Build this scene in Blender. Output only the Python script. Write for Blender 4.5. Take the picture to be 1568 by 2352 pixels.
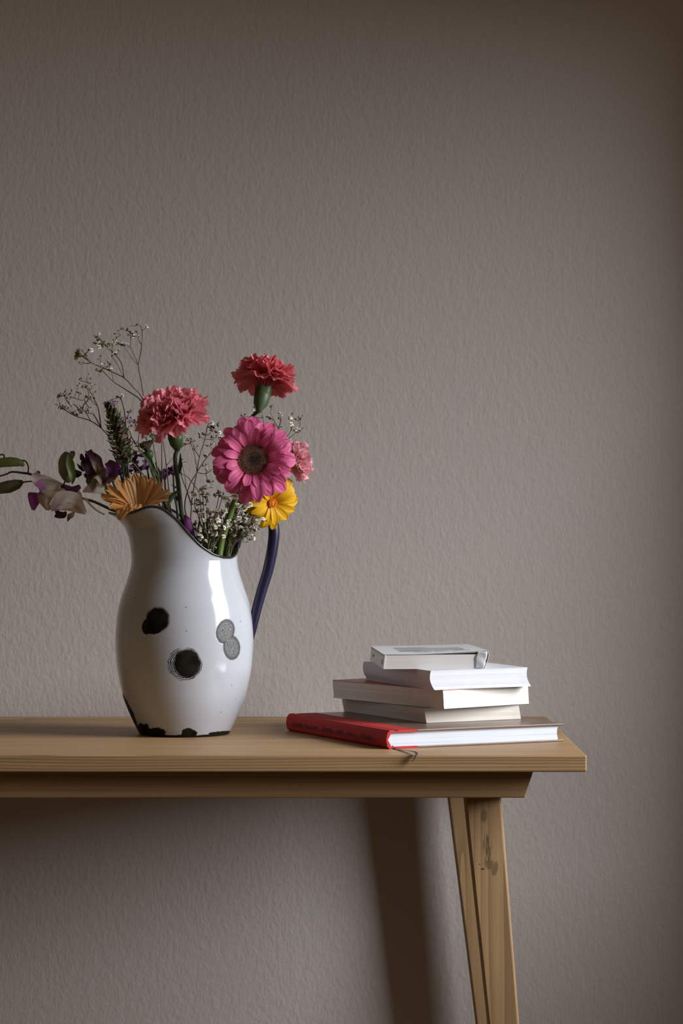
import bpy, math, random
from mathutils import Vector, Matrix
from mathutils.bvhtree import BVHTree
from math import sin, cos, pi, radians as R

for o in list(bpy.data.objects):
    bpy.data.objects.remove(o, do_unlink=True)
scene = bpy.context.scene
COL = scene.collection
random.seed(7)

# ------------------------------------------------------------------ camera
TZ = 0.74                      # height of the table top
F, H, YH, ZF = 5780.0, 0.2425, 1190.0, 2.572
CAMZ = TZ + H
cam_d = bpy.data.cameras.new('camera')
cam = bpy.data.objects.new('camera', cam_d)
COL.objects.link(cam)
cam.location = (0, -ZF, CAMZ)
cam.rotation_euler = (R(90), 0, 0)
cam_d.sensor_fit = 'VERTICAL'
cam_d.sensor_height = 36.0
cam_d.sensor_width = 24.0
cam_d.lens = 36.0 * F / 2352.0
cam_d.shift_y = (YH - 1176.0) / 2352.0
cam_d.clip_start = 0.05
cam_d.dof.use_dof = True
cam_d.dof.focus_distance = 2.76
cam_d.dof.aperture_fstop = 13.0
scene.camera = cam

# ------------------------------------------------------------------ light
world = bpy.data.worlds.new('room_ambience')
scene.world = world
world.use_nodes = True
bg = world.node_tree.nodes['Background']
bg.inputs[0].default_value = (1.0, 0.70, 0.43, 1)
bg.inputs[1].default_value = 0.118

ld = bpy.data.lights.new('window_right_offscreen', 'AREA')
ld.shape = 'RECTANGLE'
ld.size = 1.6
ld.size_y = 2.0
ld.energy = 262
ld.color = (0.93, 0.96, 1.0)
lo = bpy.data.objects.new('window_right_offscreen', ld)
COL.objects.link(lo)
lo.location = (2.9, -0.70, 2.12)
lo.rotation_euler = (Vector((0.05, 0.35, 0.85)) - lo.location).to_track_quat('-Z', 'Y').to_euler()

vs = scene.view_settings
vs.view_transform = 'Standard'
vs.look = 'None'
vs.gamma = 1.0
vs.use_curve_mapping = False
vs.exposure = 0.0

# ------------------------------------------------------------------ helpers
JY = 0.258                     # depth of the jug's axis


def W(px, py, dy=0.0):
    """pixel + depth (offset from the jug's axis) -> world point"""
    D = ZF + JY + dy
    return Vector(((px - 784.0) * D / F, JY + dy, CAMZ - (py - YH) * D / F))


PXM = F / (ZF + JY)            # pixels per metre at the jug


def link(o, parent=None):
    COL.objects.link(o)
    if parent is not None:
        o.parent = parent
    return o


def tag(o, label, cat, group=None, kind=None):
    o['label'] = label
    if cat:
        o['category'] = cat
    if group:
        o['group'] = group
    if kind:
        o['kind'] = kind
    return o


def thing(name, label, cat, loc, group=None):
    o = bpy.data.objects.new(name, None)
    o.empty_display_size = 0.02
    link(o)
    o.location = loc
    tag(o, label, cat, group)
    return o


def origin_of(p):
    v = Vector((0, 0, 0))
    while p is not None:
        v += p.location
        p = p.parent
    return v


def mesh(name, verts, faces, mat, parent=None, smooth=True, uvs=None):
    off = origin_of(parent)
    me = bpy.data.meshes.new(name)
    me.from_pydata([tuple(Vector(v) - off) for v in verts], [], faces)
    me.materials.append(mat)
    if smooth:
        me.polygons.foreach_set('use_smooth', [True] * len(me.polygons))
    if uvs is not None:
        lay = me.uv_layers.new(name='UVMap')
        for lp in me.loops:
            lay.data[lp.index].uv = uvs[lp.vertex_index]
    me.validate()
    me.update()
    o = bpy.data.objects.new(name, me)
    link(o, parent)
    return o


def crm(pts, n=6):
    """Catmull-Rom through points (Vectors of any size)"""
    if len(pts) < 3:
        out = []
        for i in range(n + 1):
            out.append(pts[0].lerp(pts[1], i / n))
        return out
    P = [pts[0] * 2 - pts[1]] + list(pts) + [pts[-1] * 2 - pts[-2]]
    out = []
    for i in range(1, len(P) - 2):
        a, b, c, d = P[i - 1], P[i], P[i + 1], P[i + 2]
        for k in range(n):
            t = k / n
            out.append(0.5 * (b * 2 + (c - a) * t + (a * 2 - b * 5 + c * 4 - d) * t * t
                              + (b * 3 - a - c * 3 + d) * t ** 3))
    out.append(P[-2].copy())
    return out


def lerp_list(vals, n):
    out = []
    m = len(vals) - 1
    for i in range(n):
        t = i / (n - 1) * m
        k = min(int(t), m - 1)
        out.append(vals[k] + (vals[k + 1] - vals[k]) * (t - k))
    return out


def tube_geo(pts, radii, seg=8, flat=1.0):
    """closed tube along points; returns verts, faces"""
    n = len(pts)
    rr = lerp_list(list(radii), n) if len(radii) != n else list(radii)
    V, Fc = [], []
    up = Vector((0.13, 0.9, 0.31)).normalized()
    prev = None
    for i in range(n):
        t = (pts[min(i + 1, n - 1)] - pts[max(i - 1, 0)])
        if t.length < 1e-9:
            t = Vector((0, 0, 1))
        t.normalize()
        if prev is None:
            s = t.cross(up).normalized()
        else:
            s = (prev - t * prev.dot(t))
            s = s.normalized() if s.length > 1e-6 else t.cross(up).normalized()
        prev = s
        b = t.cross(s)
        for k in range(seg):
            a = 2 * pi * k / seg
            V.append(pts[i] + (s * cos(a) + b * sin(a) * flat) * rr[i])
    for i in range(n - 1):
        for k in range(seg):
            k2 = (k + 1) % seg
            Fc.append((i * seg + k, i * seg + k2, (i + 1) * seg + k2, (i + 1) * seg + k))
    Fc.append(tuple(range(seg - 1, -1, -1)))
    Fc.append(tuple((n - 1) * seg + k for k in range(seg)))
    return V, Fc


def tube(name, pts, radii, mat, parent, seg=8, n=6, flat=1.0):
    p = crm(pts, n)
    V, Fc = tube_geo(p, radii, seg, flat)
    return mesh(name, V, Fc, mat, parent)


def multi_tube(name, lines, mat, parent, seg=5, n=4):
    V, Fc = [], []
    for pts, rad in lines:
        v, f = tube_geo(crm(pts, n), rad, seg)
        o = len(V)
        V += v
        Fc += [tuple(i + o for i in q) for q in f]
    return mesh(name, V, Fc, mat, parent)


def ribbon(name, pts, widths, side, mat, parent, cup=0.0, n=6, nv=6, wave=0.0):
    """a leaf or petal: a sheet swept along pts, `side` = its width direction"""
    p = crm(pts, n)
    m = len(p)
    ws = lerp_list(list(widths), m)
    V, Fc, U = [], [], []
    side = Vector(side)
    for i in range(m):
        t = (p[min(i + 1, m - 1)] - p[max(i - 1, 0)]).normalized()
        s = (side - t * side.dot(t)).normalized()
        nn = s.cross(t)
        for j in range(nv + 1):
            q = j / nv * 2 - 1
            hgt = cup * q * q * ws[i] + wave * sin(q * 5 + i * 0.9) * ws[i]
            V.append(p[i] + s * (q * ws[i] * 0.5) + nn * hgt)
            U.append((i / (m - 1), j / nv))
    for i in range(m - 1):
        for j in range(nv):
            a = i * (nv + 1) + j
            Fc.append((a, a + 1, a + nv + 2, a + nv + 1))
    return mesh(name, V, Fc, mat, parent, uvs=U)


def basis(axis):
    a = Vector(axis).normalized()
    z = Vector((0, 0, 1))
    uy = z - a * z.dot(a)
    if uy.length < 1e-3:
        uy = Vector((0, 1, 0))
    uy.normalize()
    ux = uy.cross(a).normalized()
    return Matrix((ux, uy, a)).transposed()


def petal_geo(L, w, e0, e1, nu=9, nv=6, cup=0.1, ridge=0.0, ruffle=0.0, serr=0.0,
              fan=False, ph=0.0, notch=0.0, twist=0.0, rk=7.0, claw=0.0):
    V, U, Fc = [], [], []
    path = [(0.0, 0.0)]
    nn = 40
    for i in range(nn):
        u = (i + .5) / nn
        if claw:
            uu = max(0.0, (u - claw) / (1 - claw))
            e = e0 + (e1 - e0) * min(1, uu * 1.6)
        else:
            e = e0 + (e1 - e0) * u ** 1.4
        x, z = path[-1]
        path.append((x + cos(e) * L / nn, z + sin(e) * L / nn))

    def at(u):
        t = max(0.0, min(1.12, u)) * nn
        k = min(int(t), nn - 1)
        a, b = path[k], path[k + 1]
        fr = t - k
        d = Vector((b[0] - a[0], b[1] - a[1]))
        ln = d.length or 1
        d /= ln
        return a[0] + (b[0] - a[0]) * fr, a[1] + (b[1] - a[1]) * fr, -d[1], d[0]
    for i in range(nu + 1):
        u = i / nu
        if fan:
            pr = 0.10 + 0.90 * (u ** 0.9)
        else:
            pr = 0.42 + 0.58 * min(1.0, u / 0.5)
            if u > 0.68:
                pr *= math.sqrt(max(0.03, 1 - ((u - 0.68) / 0.335) ** 2))
        for j in range(nv + 1):
            s = j / nv * 2 - 1
            ul = u
            if fan:
                zz = serr * (1 if j % 2 else -1) * (u ** 6)
                ul = u * (1 - 0.20 * s * s + zz)
            elif notch:
                ul = u * (1 - notch * (u ** 5) * (0.5 + 0.5 * cos(3.2 * pi * s + ph)))
            x, z, nx, nz = at(ul)
            hw = w * 0.5 * pr
            off = cup * s * s * hw * 2 + ridge * w * cos(3 * pi * s) * min(1, u * 3) \
                + ruffle * w * (u ** 1.8) * (sin(rk * s + ph) * 0.6 + sin(rk * 1.9 * s + ph * 2.3 + 3 * u) * 0.4) \
                + twist * s * hw * u
            V.append(Vector((x + nx * off, s * hw * (1 - 0.08 * abs(ruffle) * 3), z + nz * off)))
            U.append((u, j / nv))
    for i in range(nu):
        for j in range(nv):
            a = i * (nv + 1) + j
            Fc.append((a, a + 1, a + nv + 2, a + nv + 1))
    return V, Fc, U


def add_petal(parent, M, c, phi, r0, z0, mat, geo, name='petal'):
    V, Fc, U = geo
    cp, sp = cos(phi), sin(phi)
    out = []
    for v in V:
        x = v.x + r0
        out.append(c + M @ Vector((x * cp - v.y * sp, x * sp + v.y * cp, v.z + z0)))
    return mesh(name, out, Fc, mat, parent, uvs=U)


def lathe_geo(c, M, prof, seg=24):
    V, Fc = [], []
    for (r, z) in prof:
        for k in range(seg):
            a = 2 * pi * k / seg
            V.append(c + M @ Vector((r * cos(a), r * sin(a), z)))
    for i in range(len(prof) - 1):
        for k in range(seg):
            k2 = (k + 1) % seg
            Fc.append((i * seg + k, i * seg + k2, (i + 1) * seg + k2, (i + 1) * seg + k))
    Fc.append(tuple(range(seg - 1, -1, -1)))
    n = len(prof) - 1
    Fc.append(tuple(n * seg + k for k in range(seg)))
    return V, Fc


def box_geo(x0, x1, y0, y1, z0, z1):
    V = [Vector((x, y, z)) for z in (z0, z1) for y in (y0, y1) for x in (x0, x1)]
    Fc = [(0, 2, 3, 1), (4, 5, 7, 6), (0, 1, 5, 4), (2, 6, 7, 3), (0, 4, 6, 2), (1, 3, 7, 5)]
    return V, Fc


def bevel(o, w, seg=2):
    m = o.modifiers.new('bevel', 'BEVEL')
    m.width = w
    m.segments = seg
    m.limit_method = 'ANGLE'
    m.angle_limit = R(40)
    return o


# ------------------------------------------------------------------ materials
class NT:
    def __init__(self, name):
        self.m = bpy.data.materials.new(name)
        self.m.use_nodes = True
        self.t = self.m.node_tree
        self.b = self.t.nodes['Principled BSDF']
        self.out = self.t.nodes['Material Output']

    def n(self, kind, **kw):
        nd = self.t.nodes.new(kind)
        for k, v in kw.items():
            setattr(nd, k, v)
        return nd

    def put(self, sock, v):
        if hasattr(v, 'is_output') or isinstance(v, bpy.types.NodeSocket):
            self.t.links.new(v, sock)
        else:
            sock.default_value = v

    def math(self, op, a, b=None, c=None, clamp=False):
        nd = self.n('ShaderNodeMath', operation=op, use_clamp=clamp)
        self.put(nd.inputs[0], a)
        if b is not None:
            self.put(nd.inputs[1], b)
        if c is not None:
            self.put(nd.inputs[2], c)
        return nd.outputs[0]

    def noise(self, vec, scale, detail=3, rough=0.5):
        nd = self.n('ShaderNodeTexNoise')
        if vec is not None:
            self.put(nd.inputs['Vector'], vec)
        nd.inputs['Scale'].default_value = scale
        nd.inputs['Detail'].default_value = detail
        nd.inputs['Roughness'].default_value = rough
        return nd.outputs['Fac']

    def mapping(self, vec, loc=(0, 0, 0), rot=(0, 0, 0), scale=(1, 1, 1)):
        nd = self.n('ShaderNodeMapping')
        self.put(nd.inputs[0], vec)
        nd.inputs[1].default_value = loc
        nd.inputs[2].default_value = rot
        nd.inputs[3].default_value = scale
        return nd.outputs[0]

    def mix(self, fac, a, b):
        nd = self.n('ShaderNodeMix', data_type='RGBA')
        self.put(nd.inputs[0], fac)
        self.put(nd.inputs[6], a if not isinstance(a, tuple) else (*a[:3], 1))
        self.put(nd.inputs[7], b if not isinstance(b, tuple) else (*b[:3], 1))
        return nd.outputs[2]

    def ramp(self, fac, stops):
        nd = self.n('ShaderNodeValToRGB')
        self.put(nd.inputs[0], fac)
        el = nd.color_ramp.elements
        while len(el) < len(stops):
            el.new(0.5)
        for e, (p, c) in zip(el, stops):
            e.position = p
            e.color = (*c[:3], 1) if len(c) >= 3 else (c[0], c[0], c[0], 1)
        return nd.outputs[0]

    def step(self, v, lo, hi, inv=False):
        nd = self.n('ShaderNodeMapRange', interpolation_type='SMOOTHSTEP')
        self.put(nd.inputs[0], v)
        nd.inputs[1].default_value = lo
        nd.inputs[2].default_value = hi
        nd.inputs[3].default_value = 1.0 if inv else 0.0
        nd.inputs[4].default_value = 0.0 if inv else 1.0
        return nd.outputs[0]

    def bump(self, h, strength, dist=0.001):
        nd = self.n('ShaderNodeBump')
        nd.inputs['Strength'].default_value = strength
        nd.inputs['Distance'].default_value = dist
        self.put(nd.inputs['Height'], h)
        self.t.links.new(nd.outputs[0], self.b.inputs['Normal'])
        return nd.outputs[0]

    def obj(self):
        return self.n('ShaderNodeTexCoord').outputs['Object']

    def uv(self):
        return self.n('ShaderNodeTexCoord').outputs['UV']

    def col(self, v):
        self.put(self.b.inputs['Base Color'], (*v[:3], 1) if isinstance(v, tuple) else v)

    def set(self, rough=0.5, spec=0.5, coat=0.0):
        self.b.inputs['Roughness'].default_value = rough
        self.b.inputs['Specular IOR Level'].default_value = spec
        self.b.inputs['Coat Weight'].default_value = coat
        return self.m


def plain(name, c, rough=0.6, var=0.15, scale=60, spec=0.4):
    m = NT(name)
    f = m.noise(m.obj(), scale, 4)
    m.col(m.mix(f, tuple(x * (1 - var) for x in c), tuple(min(1, x * (1 + var)) for x in c)))
    return m.set(rough, spec)


def petal_mat(name, base, tip, stripe=None, sfreq=3.0, trans=0.35, rough=0.55, split=0.5, soft=0.5, smix=0.5):
    m = NT(name)
    sep = m.n('ShaderNodeSeparateXYZ')
    m.put(sep.inputs[0], m.uv())
    u, v = sep.outputs[0], sep.outputs[1]
    c = m.mix(m.step(u, split - soft, split + soft), base, tip)
    if stripe:
        s = m.math('SINE', m.math('MULTIPLY', v, sfreq * 2 * pi))
        s = m.math('ADD', m.math('MULTIPLY', s, 0.5), 0.5)
        c = m.mix(m.math('MULTIPLY', s, smix), c, stripe)
    veins = m.noise(m.mapping(m.uv(), scale=(2.0, 26.0, 1)), 1.0, 3)
    dk = m.n('ShaderNodeMix', data_type='RGBA', blend_type='MULTIPLY')
    dk.inputs[0].default_value = 0.35
    m.put(dk.inputs[6], c)
    m.put(dk.inputs[7], m.ramp(veins, [(0.3, (0.6, 0.6, 0.6)), (0.7, (1, 1, 1))]))
    c = dk.outputs[2]
    m.col(c)
    m.set(rough, 0.3)
    m.bump(veins, 0.25, 0.0006)
    tr = m.n('ShaderNodeBsdfTranslucent')
    m.put(tr.inputs[0], c)
    mx = m.n('ShaderNodeMixShader')
    mx.inputs[0].default_value = trans
    m.t.links.new(m.b.outputs[0], mx.inputs[1])
    m.t.links.new(tr.outputs[0], mx.inputs[2])
    m.t.links.new(mx.outputs[0], m.out.inputs[0])
    return m.m


def wall_mat():
    m = NT('plaster_wall')
    o = m.obj()
    big = m.noise(o, 1.3, 3)
    med = m.noise(m.mapping(o, scale=(1, 1, .55)), 240, 2, .6)
    fine = m.noise(o, 520, 2)
    lump = m.n('ShaderNodeTexVoronoi', feature='SMOOTH_F1')
    m.put(lump.inputs['Vector'], m.mapping(o, scale=(1, 1, .6)))
    lump.inputs['Scale'].default_value = 135
    m.col(m.mix(big, (0.47, 0.425, 0.395), (0.53, 0.485, 0.455)))
    h = m.math('ADD', m.math('MULTIPLY', med, 0.9), m.math('MULTIPLY', fine, 0.25))
    h = m.math('ADD', h, m.math('MULTIPLY', lump.outputs['Distance'], -0.5))
    m.bump(h, 0.34, 0.0018)
    return m.set(0.75, 0.25)


def wood_mat(name, along, light, dark, spacing=0.0027, y0=0.25, z0=-0.14, contrast=1.25):
    m = NT(name)
    o = m.obj()
    if along == 'X':
        sc, fs = (0.05, 1, 1), (3.0, 330, 330)
    else:
        sc, fs = (1, 1, 0.05), (330, 330, 3.0)
    low = m.mapping(o, scale=tuple(s * 1 for s in sc))
    warp = m.noise(low, 22, 2)
    sep = m.n('ShaderNodeSeparateXYZ')
    m.put(sep.inputs[0], o)
    p, q = (sep.outputs[1], sep.outputs[2]) if along == 'X' else (sep.outputs[0], sep.outputs[1])
    a = m.math('SUBTRACT', p, y0)
    b = m.math('SUBTRACT', q, z0)
    r = m.math('SQRT', m.math('ADD', m.math('MULTIPLY', a, a), m.math('MULTIPLY', b, b)))
    r = m.math('ADD', r, m.math('MULTIPLY', warp, 0.022))
    ph = m.math('FRACT', m.math('DIVIDE', r, spacing))
    ring = m.math('POWER', ph, 2.2)
    fib = m.noise(m.mapping(o, scale=fs), 1.0, 3)
    blot = m.noise(m.mapping(o, scale=sc), 60, 3)
    f = m.math('ADD', m.math('MULTIPLY', ring, contrast * 0.6), m.math('MULTIPLY', m.math('SUBTRACT', fib, .3), 0.55))
    f = m.math('ADD', f, m.math('MULTIPLY', m.math('SUBTRACT', blot, .5), 0.7), clamp=True)
    c = m.mix(f, light, dark)
    return m, c, f


def finish_wood(m, c, f, rough=0.55):
    m.col(c)
    m.bump(f, 0.25, 0.0006)
    return m.set(rough, 0.35)


def spot(m, sx, sz, cx, cz, rx, rz, nz, amp, soft=0.12, rot=0.0):
    """soft-edged blotch on the camera side of a thing, in metres around (cx, cz)"""
    a = m.math('SUBTRACT', sx, cx)
    b = m.math('SUBTRACT', sz, cz)
    if rot:
        c_, s_ = cos(rot), sin(rot)
        a2 = m.math('ADD', m.math('MULTIPLY', a, c_), m.math('MULTIPLY', b, s_))
        b = m.math('SUBTRACT', m.math('MULTIPLY', b, c_), m.math('MULTIPLY', a, s_))
        a = a2
    a = m.math('DIVIDE', a, rx)
    b = m.math('DIVIDE', b, rz)
    d = m.math('SQRT', m.math('ADD', m.math('MULTIPLY', a, a), m.math('MULTIPLY', b, b)))
    d = m.math('ADD', d, m.math('MULTIPLY', m.math('SUBTRACT', nz, .5), amp))
    return m.step(d, 1 - soft, 1 + soft, inv=True), d


JUG = W(423.3, 1692, 0)
JUG.z = TZ


def jug_front(px, py, dy=-0.074):
    p = W(px, py, dy)
    return p.x - JUG.x, p.z - TZ


def enamel_mat():
    m = NT('white_enamel')
    o = m.obj()
    sep = m.n('ShaderNodeSeparateXYZ')
    m.put(sep.inputs[0], o)
    x, y, z = sep.outputs
    front = m.step(y, -0.004, 0.006, inv=True)
    nz = m.noise(o, 260, 4)
    nlow = m.noise(o, 70, 3)
    nmid = m.noise(o, 130, 2)
    k = 2100.0
    black, grey, ringd = [], [], []

    def s(px, py, rx, rz, amp=.25, soft=.1, rot=0, n=nz):
        cx, cz = jug_front(px, py)
        return spot(m, x, z, cx, cz, rx / k, rz / k, n, amp, soft, rot)
    for a in ((361, 1423, 28, 28), (335, 1440, 11, 18), (349, 1447, 22, 10), (430, 1524, 31, 34)):
        black.append(s(*a, amp=.3, soft=.12, n=nmid)[0])
    g1, d1 = s(516, 1452, 21, 29, .12, .08, R(-12))
    g2, d2 = s(530, 1490, 19, 29, .12, .08, R(5))
    h1, e1 = s(424, 1525, 40, 39, .22, .05)
    # chips along the foot of the jug
    foot = []
    for a in ((430, 1692, 19, 15), (352, 1690, 28, 15), (322, 1690, 22, 22), (500, 1692, 26, 5)):
        foot.append(s(*a, amp=.9, n=nmid)[0])
    cx, cz = jug_front(298, 1648, -0.02)
    foot.append(spot(m, x, z, cx, cz, 13 / k, 62 / k, nlow, .6, .1, R(18))[0])
    edge = m.step(m.math('ADD', z, m.math('MULTIPLY', m.math('SUBTRACT', nlow, .5), -.006)), .0022, .0032, inv=True)

    def mx(lst):
        r = lst[0]
        for q in lst[1:]:
            r = m.math('MAXIMUM', r, q)
        return r
    dark = m.math('MAXIMUM', m.math('MULTIPLY', mx(black + foot), front), edge)
    gd = m.math('MINIMUM', d1, d2)
    rings = m.math('ADD', m.math('MULTIPLY', m.math('SINE', m.math('ADD', m.math('MULTIPLY', gd, 62.0), m.math('MULTIPLY', nz, 22.0))), .5), .5)
    rim = m.step(gd, .66, .9)
    gcol = m.mix(rings, (0.04, 0.04, 0.037), (0.25, 0.25, 0.25))
    gcol = m.mix(m.math('MULTIPLY', rim, .85), gcol, (0.06, 0.06, 0.062))
    gmask = m.math('MULTIPLY', m.math('MAXIMUM', g1, g2), front)
    hr = m.math('ADD', m.math('MULTIPLY', m.math('SINE', m.math('ADD', m.math('MULTIPLY', e1, 62.0), m.math('MULTIPLY', nlow, 16.0))), .5), .5)
    hm = m.math('MULTIPLY', m.math('MULTIPLY', h1, m.step(hr, .3, .6)), front)
    hm = m.math('MULTIPLY', hm, m.step(m.noise(o, 45, 1), .36, .5))
    vor = m.n('ShaderNodeTexVoronoi')
    m.put(vor.inputs['Vector'], o)
    vor.inputs['Scale'].default_value = 62
    speck = m.step(vor.outputs['Distance'], .045, .075, inv=True)
    scr = m.noise(m.mapping(o, scale=(60, 60, 260)), 1.0, 2)
    scr = m.math('MULTIPLY', m.step(scr, .72, .78), .18)
    stain = m.step(m.noise(o, 14, 4), .45, .8)
    base = m.mix(m.math('MULTIPLY', stain, .35), (0.435, 0.45, 0.485), (0.395, 0.395, 0.40))
    base = m.mix(scr, base, (0.3, 0.27, 0.25))
    base = m.mix(m.math('MULTIPLY', speck, .7), base, (0.12, 0.1, 0.08))
    base = m.mix(gmask, base, gcol)
    base = m.mix(hm, base, (0.035, 0.033, 0.03))
    rust = m.mix(m.step(nlow, .4, .65), (0.006, 0.006, 0.006), (0.016, 0.014, 0.010))
    base = m.mix(dark, base, rust)
    m.col(base)
    allm = m.math('MAXIMUM', m.math('MAXIMUM', dark, gmask), hm)
    m.put(m.b.inputs['Roughness'], m.math('ADD', m.math('MULTIPLY', allm, .32), .13))
    h = m.math('ADD', m.math('MULTIPLY', allm, -.6), m.math('MULTIPLY', m.noise(o, 22, 2), .22))
    m.bump(h, .22, .0018)
    m.put(m.b.inputs['Specular IOR Level'], m.math('SUBTRACT', .5, m.math('MULTIPLY', allm, .4)))
    m.put(m.b.inputs['Coat Weight'], m.math('MULTIPLY', m.math('SUBTRACT', 1.0, allm), .3))
    m.b.inputs['Coat Roughness'].default_value = 0.05
    return m.m


def page_mat(name, c, line=0.35, freq=1500):
    m = NT(name)
    o = m.obj()
    n1 = m.noise(m.mapping(o, scale=(4, 4, freq)), 1.0, 2)
    n2 = m.noise(m.mapping(o, scale=(3, 3, freq * .35)), 1.0, 3)
    f = m.math('ADD', m.math('MULTIPLY', m.step(n1, .52, .72), line * .6), m.math('MULTIPLY', m.step(n2, .58, .7), line))
    st = m.noise(o, 25, 3)
    base = m.mix(st, tuple(x * .94 for x in c), tuple(min(1, x * 1.04) for x in c))
    m.col(m.mix(f, base, tuple(x * .45 for x in c)))
    m.bump(n1, .35, .0004)
    return m.set(.8, .15)


MAT = {}
MAT['wall'] = wall_mat()
_m, _c, _f = wood_mat('pine_top', 'X', (0.42, 0.265, 0.128), (0.18, 0.10, 0.043))
MAT['top'] = finish_wood(_m, _c, _f, .5)
_m, _c, _f = wood_mat('pine_apron', 'X', (0.42, 0.265, 0.128), (0.18, 0.10, 0.043), .006, .02, -.3, .4)
MAT['apron'] = finish_wood(_m, _c, _f, .6)
_m, _c, _f = wood_mat('pine_leg', 'Z', (0.42, 0.265, 0.128), (0.18, 0.10, 0.043), .0042, .3, -.12, 1.0)
_o = _m.obj()
_s = _m.n('ShaderNodeSeparateXYZ')
_m.put(_s.inputs[0], _o)
_nz = _m.noise(_o, 160, 4)
_str = _m.noise(_m.mapping(_o, scale=(900, 900, 60)), 1.0, 3)
_TB = Vector((-0.12, 0.25, 0))
_fr = _m.step(_s.outputs[1], -.185, -.175, inv=True)     # only on the camera side of the front legs


def _stain(px, py, rx, rz, amp, soft, rot=0.0, nz=None):
    D = ZF + .058
    return spot(_m, _s.outputs[0], _s.outputs[2], (px - 784) * D / F - _TB.x, CAMZ - (py - YH) * D / F, rx / 2200., rz / 2200.,
                nz or _nz, amp, soft, rot)[0]


_k1 = _m.math('MAXIMUM', _stain(1111, 1874, 8, 15, .7, .35), _m.math('MAXIMUM', _stain(1136, 1996, 7, 17, .5, .2, R(-12)), _stain(1124, 1986, 12, 11, .9, .3)))
_k2 = _m.math('MULTIPLY', _stain(1118, 1950, 10, 34, .8, .3), _m.step(_str, .45, .6))
_k2 = _m.math('MAXIMUM', _k2, _m.math('MAXIMUM', _stain(1108, 1996, 5, 2.5, .9, .3), _stain(1101, 1985, 1.6, 2, .3, .2)))
_c = _m.mix(_m.math('MULTIPLY', _m.math('MULTIPLY', _k1, _fr), .6), _c, (0.09, 0.055, 0.025))
_c = _m.mix(_m.math('MULTIPLY', _m.math('MULTIPLY', _k2, _fr), .85), _c, (0.035, 0.025, 0.012))
MAT['leg'] = finish_wood(_m, _c, _f, .6)
MAT['floor'] = plain('floorboards', (0.22, 0.14, 0.08), .5, .3, 8)
MAT['enamel'] = enamel_mat()
MAT['rim'] = plain('worn_black_rim', (0.018, 0.018, 0.02), .22, .3, 200, .6)
MAT['handle'] = plain('navy_enamel', (0.013, 0.009, 0.036), .36, .25, 90, .4)
MAT['stem'] = plain('dark_stem', (0.035, 0.055, 0.022), .5, .4, 60)
MAT['stem_light'] = plain('fresh_stem', (0.11, 0.155, 0.035), .45, .25, 50)
MAT['calyx'] = plain('calyx_green', (0.045, 0.075, 0.025), .5, .4, 80)
MAT['leaf'] = petal_mat('leaf_green', (0.03, 0.055, 0.02), (0.05, 0.085, 0.025), trans=.2)
MAT['twig'] = plain('dry_twig', (0.13, 0.12, 0.055), .6, .35, 80)
MAT['twig_dark'] = plain('dark_twig', (0.06, 0.055, 0.03), .6, .35, 80)
MAT['blossom'] = plain('cream_blossom', (0.80, 0.78, 0.66), .7, .2, 400, .2)
MAT['bud'] = plain('tiny_bud', (0.09, 0.085, 0.05), .7, .4, 300, .2)
MAT['carn'] = petal_mat('coral_carnation', (0.80, 0.19, 0.22), (0.92, 0.30, 0.34), trans=.32, split=.75, soft=.5)
MAT['carn_edge'] = petal_mat('coral_carnation_inner', (0.80, 0.17, 0.23), (0.95, 0.38, 0.45), trans=.32, split=.8, soft=.4)
MAT['pale'] = petal_mat('pale_pink', (0.85, 0.68, 0.50), (0.92, 0.50, 0.55), trans=.35, split=.55, soft=.5)
MAT['gerb'] = petal_mat('pink_gerbera', (0.46, 0.045, 0.09), (0.76, 0.155, 0.34), (0.58, 0.07, 0.18), 3, .3, .5, .3, .35, .45)
MAT['yell'] = petal_mat('yellow_gerbera', (0.80, 0.36, 0.01), (0.86, 0.50, 0.012), (0.80, 0.38, 0.006), 3, .3, .5, .2, .25, .4)
MAT['oran'] = petal_mat('apricot_gerbera', (0.66, 0.23, 0.035), (0.82, 0.39, 0.09), (1.0, 0.82, 0.52), 3, .42, .55, .2, .3, .8)
MAT['disc'] = plain('disc_brown', (0.06, 0.022, 0.016), .8, .4, 300)
MAT['floret'] = plain('floret_tips', (0.42, 0.19, 0.12), .7, .6, 900)
MAT['disc_green'] = plain('disc_olive', (0.06, 0.055, 0.018), .8, .5, 700)
MAT['orange_core'] = plain('orange_core', (0.75, 0.25, 0.01), .7, .3, 300)
MAT['orch'] = petal_mat('orchid_white', (0.82, 0.76, 0.62), (0.78, 0.66, 0.72), trans=.35, split=.6, soft=.4)
MAT['orch_tip'] = petal_mat('orchid_purple_tip', (0.50, 0.44, 0.34), (0.27, 0.055, 0.24), trans=.35, split=.45, soft=.1)
MAT['orch_dark'] = petal_mat('orchid_dark', (0.10, 0.035, 0.07), (0.06, 0.018, 0.035), trans=.25)
MAT['orch_mauve'] = petal_mat('orchid_mauve', (0.40, 0.30, 0.21), (0.16, 0.05, 0.12), trans=.35, split=.55, soft=.3)
MAT['budgreen'] = plain('bud_green', (0.14, 0.19, 0.05), .5, .35, 90)
MAT['budgrey'] = plain('bud_grey_green', (0.20, 0.20, 0.11), .55, .3, 90)
MAT['budbrown'] = plain('bud_olive', (0.085, 0.075, 0.035), .55, .3, 90)
MAT['statice'] = petal_mat('statice_purple', (0.09, 0.03, 0.09), (0.17, 0.06, 0.18), trans=.25)
MAT['lilac'] = petal_mat('lilac', (0.32, 0.10, 0.40), (0.42, 0.16, 0.50), trans=.35)
MAT['magenta'] = petal_mat('magenta_petal', (0.12, 0.02, 0.10), (0.33, 0.08, 0.31), trans=.35)
MAT['bract'] = plain('spike_bract', (0.21, 0.27, 0.07), .6, .5, 200)
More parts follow.
